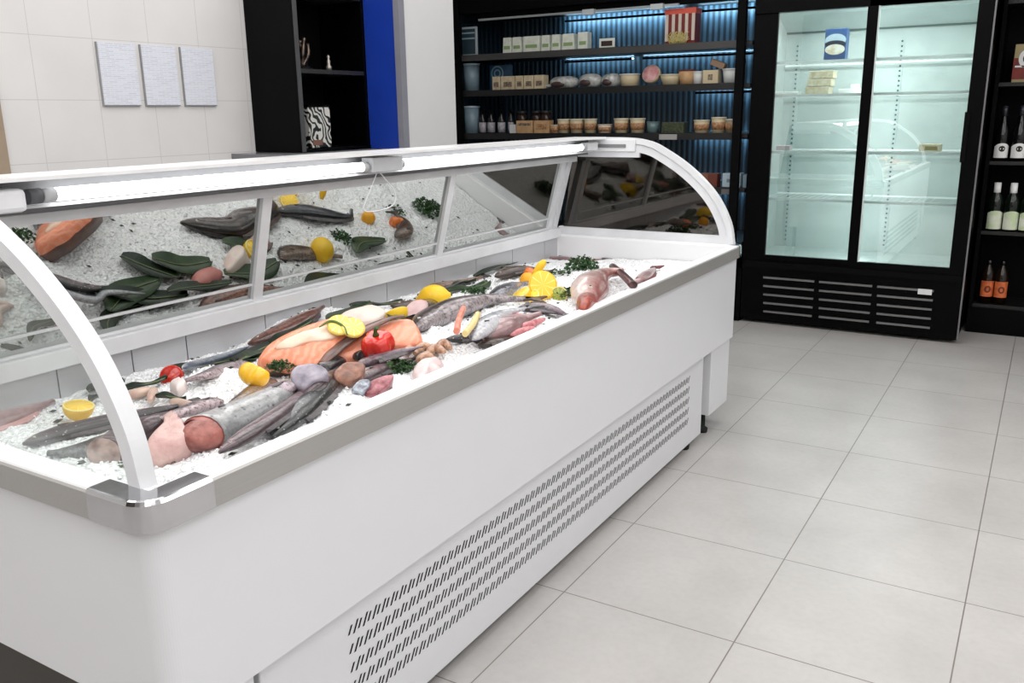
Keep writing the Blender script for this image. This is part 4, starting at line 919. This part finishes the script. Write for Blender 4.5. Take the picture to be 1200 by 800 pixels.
# ================================================================== OPEN CHILLER
CX0, CX1 = -4.575, -1.965
CH = empty('open_chiller', ((CX0+CX1)/2, 7.0, 0), 'wide black open wall chiller with lit shelves of dairy and delicatessen packs', 'chiller')
def rib_mat():
    m, nt, b = _new('ribbed_back'); L = nt.links
    tc = N(nt, 'ShaderNodeTexCoord'); w = N(nt, 'ShaderNodeTexWave', Scale=6.5); w.bands_direction = 'X'; L.new(tc.outputs['Object'], w.inputs['Vector'])
    L.new(ramp(nt, w.outputs['Fac'], [(.3, (26, 38, 46)), (.7, (66, 86, 98))]), b.inputs['Base Color'])
    bp = N(nt, 'ShaderNodeBump', Strength=.6, Distance=.01); L.new(w.outputs['Fac'], bp.inputs['Height']); L.new(bp.outputs[0], b.inputs['Normal'])
    b.inputs['Roughness'].default_value = .4; return m
MB().box(CX0, CX1, 7.40, 7.46, .0, 2.62).build('back_panel', rib_mat(), CH)
MB().box(CX0, CX0+.03, YF, 7.40, .0, 2.62).build('side_panel', plain('mirror_side', (70, 92, 104), .08, .9), CH)
MB().box(CX1-.008, CX1, YF+.06, 7.40, .0, 2.62).build('side_panel', M_blackm, CH)
MB().box(CX0, CX1, YF-.02, 7.40, 2.44, 2.62).build('canopy', M_blackm, CH)
MB().box(CX0+.2, CX1, YF+.05, YF+.07, 2.385, 2.44).build('canopy_fascia', M_blackm, CH)
MB().box(CX0+.22, -2.55, YF+.03, YF+.05, 2.378, 2.394).build('canopy_trim', plain('trim_steel', (170, 174, 176), .35, .3), CH)
for x in (-3.30, -2.72): MB().box(x-.05, x+.05, YF+.01, YF+.05, 2.36, 2.40).build('trim_clip', plain('clip_pale', (200, 206, 208), .4), CH)
MB().box(CX0, CX1, YF+.02, 7.40, 0, .42).build('base', M_black, CH)
MB().box(CX0, CX0+.055, YF-.03, YF+.02, 0, 2.62).build('post', M_blackm, CH)
MB().box(-2.075, -2.015, YF-.03, YF+.02, 0, 2.62).build('post', M_blackm, CH)
M_she = plain('chiller_shelf', (20, 20, 21), .4); M_shr = plain('price_rail', (62, 61, 60), .4); M_shr2 = plain('price_rail_black', (16, 16, 17), .4)
SH = (2.098, 1.80, 1.437, 1.03, .62)
for k, z in enumerate(SH):
    s = MB().box(CX0+.03, CX1-.008, YF+.02, 7.36, z-.03, z).build('shelf', M_she, CH)
    MB().box(CX0+.05, -2.02, YF+.005, YF+.02, z-.045, z+.006).build('price_rail', M_shr if k == 0 else M_shr2, s)
M_led = emitmat('chiller_led', (176, 224, 255), 42)
M_led2 = emitmat('chiller_led_dim', (176, 224, 255), 13)
for x0_, x1_, z, mt in ((-3.85, -2.75, 2.40, M_led), (-2.62, -2.02, 2.40, M_led), (-3.85, -3.2, 2.055, M_led2), (-3.1, -2.02, 2.055, M_led2), (-2.62, -2.02, 1.76, M_led2), (-2.62, -2.05, 1.395, M_led2), (-2.6, -2.05, .99, M_led2)):
    ls_ = MB().box(x0_, x1_, 7.335, 7.365, z-.006, z).build('light_strip', mt, CH); MB().box(x0_, x1_, 7.318, 7.326, z-.018, z).build('strip_shade', M_blackm, ls_)
YI = YF+.10
def cpos(px, py, y=YI): return U(px, py, 'y', y)
def span(pa, pb, y=YI):
    return cpos(pa, 150, y).x, cpos(pb, 150, y).x
def cx_at(px, z, y=YI):
    """x where the column px meets height z at depth y"""
    py = 150
    for _ in range(6):
        q = U(px, py, 'y', y); py += (q.z-z)*FPX/ (q-O).dot(fwd)
    return U(px, py, 'y', y).x
def pk(px0, px1, sh, h, d, name, label, mat, cat='pack', group=None, y=YI, extra=None, taper=0, dz=.001):
    z = SH[sh]+dz; x0_, x1_ = cx_at(px0, z, y), cx_at(px1, z, y)
    t = empty(name, ((x0_+x1_)/2, y, z), label, cat, group); m = (x0_+x1_)/2
    hx = (x1_-x0_)/2; tp = hx*(1-taper)
    mb = MB(); vs = [Vector((m+sx*hx, y+(0 if sy < 0 else d), z)) for sx, sy in ((-1, -1), (1, -1), (1, 1), (-1, 1))]+[Vector((m+sx*tp, y+(0 if sy < 0 else d), z+h)) for sx, sy in ((-1, -1), (1, -1), (1, 1), (-1, 1))]
    mb.add(vs, [(3, 2, 1, 0), (4, 5, 6, 7), (0, 1, 5, 4), (1, 2, 6, 5), (2, 3, 7, 6), (3, 0, 4, 7)]).build('carton', mat, t, bevel=.003)
    if extra: MB().box(m-hx*extra[0], m+hx*extra[0], y-.0015, y+.001, z+h*extra[1], z+h*extra[2]).build('label', extra[3], t)
    return t
def cup(pxc, wpx, sh, h, name, label, body, lid, band=None, group=None, y=YI+.05, dz=.001, cat='tub', flare=1.0, r=None):
    z = SH[sh]+dz; x = cx_at(pxc, z, y); r = abs(cx_at(pxc+wpx/2, z, y)-x) if r is None else r
    t = empty(name, (x, y, z), label, cat, group)
    r0 = r*(1-.16*flare)
    MB().lathe([(.001, 0), (r0, 0), (r0+(r-r0)*.5, h*.5), (r*.97, h*.93)], (x, y, z), 20).build('cup', body, t)
    MB().lathe([(r*1.0, h*.90), (r*1.03, h*.93), (r*1.03, h), (.001, h)], (x, y, z), 20).build('lid', lid, t)
    if band: MB().lathe([(r0+(r-r0)*.25+.0012, h*.22), (r0+(r-r0)*.72+.0012, h*.68)], (x, y, z), 20).build('label_band', band, t)
    return t
C_cream = plain('cream_card', (240, 242, 230), .5, c2=(226, 230, 216), scale=30); C_green = plain('print_green', (150, 176, 120), .5)
C_beige = plain('beige_card', (198, 178, 142), .5, c2=(216, 202, 172), scale=26); C_dkpr = plain('print_dark', (70, 60, 54), .5, c2=(160, 140, 120), scale=70)
C_tan = plain('tan_card', (204, 166, 122), .5, c2=(186, 146, 104), scale=24); C_white = plain('white_plastic', (216, 218, 216), .35)
C_tub = plain('pale_tub', (206, 190, 156), .4); C_band = plain('brown_print', (140, 92, 56), .5, c2=(190, 150, 110), scale=60); C_lid = plain('cream_lid', (218, 210, 186), .4)
C_teal = plain('teal_plastic', (96, 120, 120), .35); C_refl = plain('grey_blue_reflection', (128, 150, 162), .3)
# top shelf: cream cartons
sp = [(589, 600), (600, 612), (613, 633), (634, 645), (646, 657), (658, 674), (677, 689)]
nm = ('leftmost', 'second from left', 'third from left', 'fourth from left', 'fifth from left', 'sixth from left', 'rightmost')
for k, (a, b) in enumerate(sp):
    pk(a, b-.8, 0, .135 if k != 6 else .14, .08, 'cheese_pack', 'cream carton on the top chiller shelf, %s of the row' % nm[k], C_cream, 'pack', 'cream cartons on the top chiller shelf', taper=.0 if k in (2, 6) else .18, extra=(.7, .3, .5, C_green))
t = pk(702, 720, 0, .075, .01, 'price_sign', 'small white-framed price sign with dark centre on the top chiller shelf', plain('sign_white', (224, 226, 214), .5), 'sign', y=YF+.03, extra=(.72, .22, .74, plain('sign_dark', (52, 34, 28), .5)))
t = pk(779, 814, 0, .262, .12, 'gift_hamper', 'red-topped hamper box with pale posts and straw on the top chiller shelf', plain('hamper_red', (120, 24, 18), .5), 'box')
z = SH[0]+.001; xa, xb = cx_at(779, z), cx_at(814, z); w_ = xb-xa
MB().box(xa-.004, xb+.004, YI-.006, YI+.124, z+.225, z+.265).build('top_band', plain('hamper_top', (226, 92, 72), .5), t)
for f in (.06, .28, .5, .72, .94):
    MB().box(xa+w_*f-.012, xa+w_*f+.012, YI-.008, YI-.001, z+.03, z+.225).build('slat', plain('hamper_slat', (214, 200, 186), .5), t)
mb = MB(); rn = random.Random(5)
for _ in range(60):
    x = xa+w_*rn.uniform(.2, .7); h = rn.uniform(.03, .1); mb.tube([(x, YI-.012, z+.002), (x+rn.uniform(-.03, .03), YI-.02, z+h*.6), (x+rn.uniform(-.06, .06), YI-.018, z+h)], .0025, 4)
mb.build('straw', plain('straw_yellow', (206, 190, 120), .6), t)['kind'] = 'stuff'
# left end: side-panel reflections built as a solid framed panel and two buckets
t = pk(538, 559, 0, .24, .02, 'framed_reflection', 'white-framed reflection panel at the left end of the top chiller shelf', plain('reflection_frame', (178, 188, 192), .4), 'notice', y=YF+.06, extra=(.84, .06, .93, plain('reflection_dark', (44, 64, 76), .4)))
z = SH[0]; xa, xb = cx_at(541, z, YF+.06), cx_at(557, z, YF+.06)
for q in (.14, .185): MB().box(xa, xb, YF+.057, YF+.0585, z+q, z+q+.012).build('reflected_line', plain('reflection_line', (150, 178, 186), .4), t)
for k, sh in enumerate((1, 2)):
    z = SH[sh]+.001; y = YF+.13; x = cx_at(553, z, y); r = .072
    t = empty('bucket_reflection', (x, y, z), ('grey-blue bucket-shaped reflection at the left end of the second chiller shelf', 'grey-blue lidded-bucket reflection at the left end of the third chiller shelf')[k], 'bucket', 'bucket-shaped reflections at the left end of the chiller')
    MB().lathe([(.001, 0), (r*.9, 0), (r, .235)], (x, y, z), 24).build('bucket', C_refl, t)
    MB().lathe([(r*1.02, .222), (r*1.06, .226), (r*1.06, .238), (.001, .240)], (x, y, z), 24).build('lid', plain('bucket_reflection_lid', (176, 196, 204), .3), t)
# second shelf
for k, (a, b) in enumerate(((577, 586), (587, 603), (604, 613), (614, 625), (626, 637))):
    pk(a, b, 1, .118, .09, 'food_pack', 'beige carton on the second chiller shelf, %s of the row' % ('leftmost', 'second from left', 'in the middle', 'second from right', 'rightmost')[k], C_beige, 'pack', 'beige cartons on the second chiller shelf', extra=(.6, .25, .6, C_dkpr))
t = pk(574, 600, 1, .225, .02, 'blue_reflection', 'flat blue reflection with a ring, behind the beige cartons', plain('reflection_blue', (58, 104, 142), .35), 'pack', y=YF+.30)  # blue reflection with a circle, built as a solid pack
z = SH[1]; xa, xb = cx_at(574, z, YF+.3), cx_at(600, z, YF+.3)
mb = MB(); n = 28; c0 = Vector((xa+(xb-xa)*.36, YF+.298, z+.155))
for r0, r1 in ((.052, .066), (.022, .036)):
    a_ = [c0+Vector((cos(2*pi*i/n)*r0, 0, sin(2*pi*i/n)*r0)) for i in range(n)]; b_ = [c0+Vector((cos(2*pi*i/n)*r1, 0, sin(2*pi*i/n)*r1)) for i in range(n)]
    mb.loft([a_, b_], 0, False, False, False)
mb.build('ring_print', plain('reflection_ring', (160, 200, 220), .4), t)  # circle of the blue reflection, laid on as rings
def wrapped(px, wpx, h, label, sh=1, mat=None, dark=True, end=None):
    z = SH[sh]+.001; y = YI+.08; x = cx_at(px, z, y); r = abs(cx_at(px+wpx/2, z, y)-x)
    o = empty('wrapped_cheese', (x, y, z), label, 'wrapped food', 'white wrapped food on the second chiller shelf')
    mb = MB(); rings = []
    for k in range(9):
        a = pi*k/8; ring = []
        for i in range(18):
            t_ = 2*pi*i/18; f = 1+.12*noise.noise(Vector((cos(t_)*2+px, sin(t_)*2, k*.5)))
            ring.append(Vector((x+max(.002, sin(a)**.7)*r*cos(t_)*f, y+max(.002, sin(a)**.7)*.07*sin(t_)*f, z+h/2-cos(a)*h/2)))
        rings.append(ring)
    mb.loft(rings).build('wrapping', mat or plain('film_white', (206, 208, 204), .2, c2=(150, 150, 146), scale=24, coat=.5), o)
    if dark: MB().ball((x-r*.2, y-.058, z+h*.36), (r*.5, .02, h*.24), 12, 8).build('dark_patch', plain('patch_dark', (76, 58, 56), .3), o)
    if end: MB().ball((x-r*1.15, y-.02, z+.03), (r*.4, .03, .018), 10, 6).build('twisted_end', plain('film_white', (206, 208, 204), .2, c2=(150, 150, 146), scale=24, coat=.5), o)
    return o
wrapped(661, 34, .105, 'white film-wrapped food with a twisted end, leftmost on the second chiller shelf', end=1)
wrapped(692, 27, .118, 'tall white film-wrapped food with a dark red patch, in the middle', end=0)
wrapped(717, 24, .112, 'white film-wrapped food beside the pale cup, rightmost of the wrapped ones', end=0)
cup(738, 22, 1, .10, 'food_tub', 'pale speckled cup on the second chiller shelf right of the wrapped food', C_tub, C_white)
z = SH[1]+.001; y = YI+.06; x = cx_at(764, z, y)
t = empty('food_tub', (x, y, z), 'round tub tipped up to show its pink lid on the second chiller shelf', 'tub')
MB().lathe([(.066, 0), (.074, .02), (.074, .05), (.07, .055)], (0, 0, 0), 24, M=Matrix.Rotation(radians(68), 3, 'X') ).build('tub', C_tub, t, loc=None).location = (0, .02, .078)
MB().lathe([(.068, .055), (.066, .06), (.001, .061)], (0, 0, 0), 24, M=Matrix.Rotation(radians(68), 3, 'X')).build('pink_lid', plain('lid_pink', (226, 178, 176), .4, c2=(190, 120, 124), scale=20), t).location = (0, .02, .078)
cup(786, 25, 1, .085, 'food_tub', 'wide pale bowl right of the tipped pink-lidded tub', C_tub, C_lid, flare=2)
cup(805, 20, 1, .115, 'food_tub', 'cup with a dark berry top on the second chiller shelf', C_tan, plain('berry_dark', (74, 30, 34), .4, c2=(110, 50, 56), scale=60), flare=1.5)
cup(818, 12, 1, .10, 'food_tub', 'slim grey-white tub between the berry-topped cup and the beige box', C_white, C_white)
pk(823, 841, 1, .105, .09, 'food_pack', 'pale beige box under the tilted brown carton', C_tub, extra=(.3, .3, .7, C_dkpr))
t = carton('food_pack', 'brown carton lying tilted above the beige box', 'pack', 0, 1, 0, 1, 0, 1, C_tan); 
for c in list(t.children): bpy.data.objects.remove(c)
z = SH[1]+.107; t.location = (cx_at(841, z, YI+.05), YI+.05, z)
MB().box(-.055, .055, -.035, .035, .0, .045, M=Matrix.Rotation(radians(22), 3, 'Y') @ Matrix.Translation((0, 0, .03)).to_3x3()).build('carton', plain('carton_brown', (150, 120, 96), .5), t, bevel=.003).location = (0, 0, .02)
cup(858, 23, 1, .11, 'food_tub', 'white bowl at the right end of the second chiller shelf', C_white, C_white, flare=1.2)
# third shelf
for k, a in enumerate((566, 576, 588, 599)):
    z = SH[2]+.001; y = YI+.04; x = cx_at(a, z, y); r = .034 if k < 3 else .026
    t = empty('dark_bottle', (x, y, z), 'dark bottle with pale label on the third chiller shelf, %s of four' % ('leftmost', 'second', 'third', 'rightmost')[k], 'bottle', 'dark bottles on the third chiller shelf')
    MB().lathe([(.001, 0), (r, 0), (r, .105), (r*.9, .13), (r*.45, .155), (r*.4, .185)], (x, y, z), 16).build('bottle', plain('dark_glass_bottle', (26, 24, 26), .15), t)
    MB().lathe([(r*.46, .178), (r*.46, .202), (.001, .203)], (x, y, z), 12).build('cap', M_black, t)
    MB().lathe([(r*1.015, .008), (r*1.015, .095)], (x, y, z), 16).build('label', plain('label_lilac', (188, 184, 190), .5, c2=(150, 146, 156), scale=60), t)
pk(597, 604, 2, .075, .06, 'food_pack', 'tiny white carton between the dark bottles and the tan box', C_white)
pk(605, 624, 2, .108, .09, 'food_pack', 'tan box right of the dark bottles', C_tan, extra=(.8, .6, .8, C_dkpr))
pk(625.5, 643, 2, .108, .09, 'food_pack', 'tan box with brown print, left of the cream tubs', C_tan, extra=(.7, .3, .75, C_band))
tubs = [(651, 12, .07, C_tan), (661, 14, .118, C_tub), (676, 15, .118, C_tub), (692, 14, .118, C_tub), (709, 18, .072, plain('tub_pink', (220, 196, 180), .4)), (728, 17, .118, C_tub), (747, 20, .118, C_tub), (765, 14, .09, C_teal), (822, 20, .10, C_tub), (842, 17, .12, C_tub), (857, 15, .105, plain('tub_grey', (150, 140, 120), .4))]
lab = ['small tan tub right after the tan boxes', 'tall cream tub, first of the three in a row', 'tall cream tub, middle one of the three in a row', 'tall cream tub, last of the three in a row', 'low pinkish tub between tall cream tubs', 'tall cream tub right of the low pinkish tub', 'wide tall cream tub beside the teal tub', 'teal tub in the middle of the third chiller shelf', 'cream tub right of the green tray', 'tall cream tub, second from the right end', 'greyish tub by the right post']
for (a, w_, h, m), l in zip(tubs, lab):
    cup(a, w_, 2, h, 'food_tub', l+' on the third chiller shelf' if 'shelf' not in l else l, m, C_lid if m is not C_teal else C_teal, C_band if m is not C_teal else None, 'tubs on the third chiller shelf', r=min(.062, abs(cx_at(a+w_/2, SH[2], YI+.05)-cx_at(a, SH[2], YI+.05))))
pk(775, 801, 2, .085, .1, 'food_tray', 'clear tray of dark green leaves on the third chiller shelf', plain('tray_green', (74, 82, 54), .4, c2=(36, 44, 30), scale=50), 'tray')
pk(772, 793, 2, .042, .006, 'price_tag', 'grey price tag hanging on the edge of the third chiller shelf', plain('tag_grey', (152, 150, 148), .5), 'price tag', y=YF-.004, dz=-.046)
for k, a in enumerate((612, 629, 640)):
    z = SH[2]+.001; y = YI+.26; x = cx_at(a, z, y); r = .05
    t = empty('glass_jar', (x, y, z), 'dark jar with metal lid behind the tan boxes, %s of three' % ('leftmost', 'middle', 'rightmost')[k], 'jar', 'dark jars behind the tan boxes')
    MB().lathe([(.001, 0), (r, 0), (r, .15), (r*.8, .17)], (x, y, z), 16).build('jar', plain('jar_dark', (52, 40, 36), .15, c2=(80, 58, 50), scale=30), t)
    MB().lathe([(r*.85, .168), (r*.85, .19), (.001, .191)], (x, y, z), 16).build('lid', plain('jar_lid', (120, 120, 122), .3, .7), t)
# fourth shelf
pk(818, 829, 3, .10, .09, 'food_pack', 'brown box at the end of the curved frame on the fourth chiller shelf', plain('box_brown', (128, 84, 62), .5))
pk(829, 840, 3, .10, .09, 'food_pack', 'reddish-brown box beside the white-blue carton', plain('box_red_brown', (110, 52, 36), .5))
pk(846, 867, 3, .105, .1, 'food_pack', 'white and pale blue carton behind the right post on the fourth shelf', plain('carton_ice', (176, 196, 206), .45), extra=(.5, .35, .6, plain('print_grey', (120, 136, 148), .5)))
pk(870, 884, 3, .10, .1, 'food_pack', 'pale blue carton right of the post on the fourth chiller shelf', plain('carton_ice2', (150, 176, 188), .45))
pk(845, 858, 3, .04, .006, 'price_tag', 'dim price tag on the edge of the fourth chiller shelf', plain('tag_dim', (90, 92, 94), .5), 'price tag', y=YF-.004, dz=-.046)

# ================================================================== WINE SHELF AT THE RIGHT
YS = 7.12
WS = empty('wine_shelf', (.4, 7.3, 0), 'black wine shelving unit right of the fridge, standing further back', 'shelving unit')
SZ = (.215, .745, 1.235, 1.765, 2.3)
MB().box(-.40, 1.5, 7.50, 7.60, 0, 2.7).build('back_panel', M_blackm, WS)
MB().box(-.40, -.375, YS, 7.5, 0, 2.7).build('side_panel', M_blackm, WS)
MB().box(1.475, 1.5, YS, 7.5, 0, 2.7).build('side_panel', M_blackm, WS)
MB().box(-.375, 1.475, YS, 7.5, .0, .19).build('plinth', M_black, WS)
for z in SZ: MB().box(-.375, 1.475, YS+.01, 7.5, z-.025, z).build('shelf', M_she, WS)
YB = YS+.08
def bottle(px, sh, r, prof, label, glass, lab=None, cap=None, capm=None, emblem=False, group=None, sc=1):
    z = SZ[sh]+.001; x = cx_at(px, z, YB)
    t = empty('wine_bottle', (x, YB, z), label, 'bottle', group)
    MB().lathe([(.001, 0)]+[(a*r, b*sc) for a, b in prof], (x, YB, z), 20).build('bottle', glass, t)
    if cap: MB().lathe([(cap[2]*r*1.08, cap[0]*sc), (cap[2]*r*1.02, cap[1]*sc), (.001, cap[1]*sc+.001)], (x, YB, z), 14).build('capsule', capm, t)
    if lab:
        z0, z1, lm, arch_ = lab; n = 12; mb = MB(); vs = []; half = 1.15
        for i in range(n+1):
            q = -1+2*i/n; a = radians(-78)+q*half; top = z1*sc-(arch_*sc*(q*q) if arch_ else 0)
            for zz in (z0*sc, top): vs.append((x+cos(a)*r*1.015, YB+sin(a)*r*1.015, z+zz))
        mb.add(vs, [(2*i, 2*i+2, 2*i+3, 2*i+1) for i in range(n)], 0, True); l = mb.build('label', lm, t)
        if emblem:
            rr = r*.42; cz = z+(z0+(z1-z0)*.62)*sc; mb = MB(); n = 16
            def on(u, w): 
                a = radians(-78)+u/r; return Vector((x+cos(a)*r*1.03, YB+sin(a)*r*1.03, cz+w))
            c_ = on(0, 0); vs = [on(cos(2*pi*i/n)*rr, sin(2*pi*i/n)*rr) for i in range(n)]+[c_]
            mb.add(vs, [(i, (i+1) % n, n) for i in range(n)]).build('emblem', plain('emblem_black', (16, 16, 16), .4), l)
            vs = [on(u, w) for u, w in ((-.028, -rr*1.75), (.028, -rr*1.75), (.028, -rr*1.6), (-.028, -rr*1.6))]
            MB().add(vs, [(0, 1, 2, 3)]).build('printed_line', plain('emblem_grey', (110, 110, 110), .5), l)
    return t
BORD = [(1, 0), (1, .19), (.86, .22), (.42, .255), (.38, .31), (.42, .315)]
TALL = [(1, 0), (1, .15), (.95, .19), (.5, .25), (.36, .29), (.36, .35), (.4, .352)]
G_dark = plain('bottle_black', (10, 10, 14), .08); G_green = plain('bottle_green', (14, 24, 16), .08); G_amber = plain('bottle_amber', (30, 18, 12), .1)
L_white = plain('label_bright', (248, 248, 247), .5); L_wine = plain('label_wine', (236, 240, 224), .5, c2=(206, 222, 182), scale=16)
L_or = plain('label_orange', (226, 120, 66), .5, c2=(196, 92, 50), scale=30)
ords = ('leftmost', 'second', 'third', 'fourth', 'fifth')
for k, a in enumerate((1171, 1191, 1211)):
    bottle(a, 2, .048, TALL, 'black bottle with arched white emblem label, %s on its shelf' % ords[k], G_dark, (.02, .115, L_white, .022), (.29, .353, .36), plain('capsule_dark', (44, 44, 54), .3), True, 'emblem-labelled bottles', 1.06)
for k, a in enumerate((1163, 1182, 1201)):
    bottle(a, 1, .052, BORD, 'green bottle with white capsule and pale arched label, %s on its shelf' % ords[k], G_green, (.012, .135, L_wine, .018), (.235, .318, .42), L_white, False, 'white-capsule wine bottles', 1.06)
for k, a in enumerate((1154, 1170)):
    t = bottle(a, 0, .045, [(1, 0), (1, .2), (.8, .235), (.4, .27), (.36, .31)], '%s amber bottle with orange label on the bottom wine shelf' % ('left', 'right')[k], G_amber, (.05, .165, L_or, 0), (.28, .315, .38), G_dark, False, 'orange-labelled bottles')
    for c in t.children:
        if c.name.startswith('label'):
            x = t.location.x; z = t.location.z; r = .045; n = 14; rr = .022
            def on(u, w): 
                a_ = radians(-78)+u/r; return Vector((x+cos(a_)*r*1.03, YB+sin(a_)*r*1.03, z+.105+w))
            vs = [on(cos(2*pi*i/n)*rr, sin(2*pi*i/n)*rr*1.2) for i in range(n)]+[on(cos(2*pi*i/n)*rr*.45, sin(2*pi*i/n)*rr*.6) for i in range(n)]
            MB().add(vs, [(i, (i+1) % n, n+(i+1) % n, n+i) for i in range(n)]).build('ring_print', plain('print_brown', (120, 50, 30), .5), c)
            vs = [on(u, w) for u, w in ((-.04, .045), (.04, .045), (.04, .056), (-.04, .056))]
            MB().add(vs, [(0, 1, 2, 3)]).build('top_stripe', plain('print_peach', (236, 170, 120), .5), c)
z = SZ[3]+.001; xa, xb = cx_at(1185, z, YB), cx_at(1216, z, YB)
t = empty('tea_box', ((xa+xb)/2, YB, z), 'red and beige box with round white emblem on the upper wine shelf', 'box')
MB().box(xa, xb, YB, YB+.1, z, z+.25).build('carton', plain('tea_beige', (176, 160, 116), .5), t, bevel=.002)
MB().box(xa-.0015, xb+.0015, YB-.0015, YB+.05, z+.02, z+.16).build('red_band', plain('tea_red', (140, 44, 34), .5, c2=(112, 34, 28), scale=20), t)
xc = cx_at(1200.5, z, YB)
disc(MB(), xc, z+.155, .052, .062, YB-.003).build('emblem_ring', L_white, t)
disc(MB(), xc, z+.155, .026, .031, YB-.0045).build('emblem_centre', plain('emblem_black', (16, 16, 16), .4), t)
MB().box(xa+.01, xb-.01, YB-.003, YB-.0015, z+.098, z+.110).build('white_stripe', L_white, t)

# ================================================================== LIGHT
def area(name, loc, size, power, rot=(0, 0, 0), col=(1, 1, 1), sy=None):
    l = bpy.data.lights.new(name, 'AREA'); l.energy = power; l.size = size; l.color = col
    if sy: l.shape = 'RECTANGLE'; l.size_y = sy
    o = bpy.data.objects.new(name, l); COL.objects.link(o); o.location = loc; o.rotation_euler = rot; return o
for x in (-3.1, -1.2, .7, 2.6):
    for y in (-1.6, .1, 1.7, 3.3, 4.9):
        area('ceiling_light', (x, y, 3.17), 1.3, 13, sy=1.3, col=(1, .99, .98))
area('shopfront_daylight', (1.4, -3.1, 1.9), 3.6, 14, rot=(radians(90), 0, 0), sy=2.2, col=(1, .99, .97))
for loc_, w_, h_, rot_, pw_ in area_jobs: area('fridge_light', loc_, w_, pw_, rot=rot_, col=(.96, 1, .99), sy=h_)
wd = bpy.data.worlds.new('world'); S.world = wd; wd.use_nodes = True
wd.node_tree.nodes['Background'].inputs[0].default_value = (1, 1, 1, 1); wd.node_tree.nodes['Background'].inputs[1].default_value = .1
vsx = S.view_settings; vsx.view_transform = 'Standard'; vsx.look = 'None'; vsx.gamma = 1; vsx.use_curve_mapping = False; vsx.exposure = .36
S.cycles.max_bounces = 10; S.cycles.transparent_max_bounces = 16
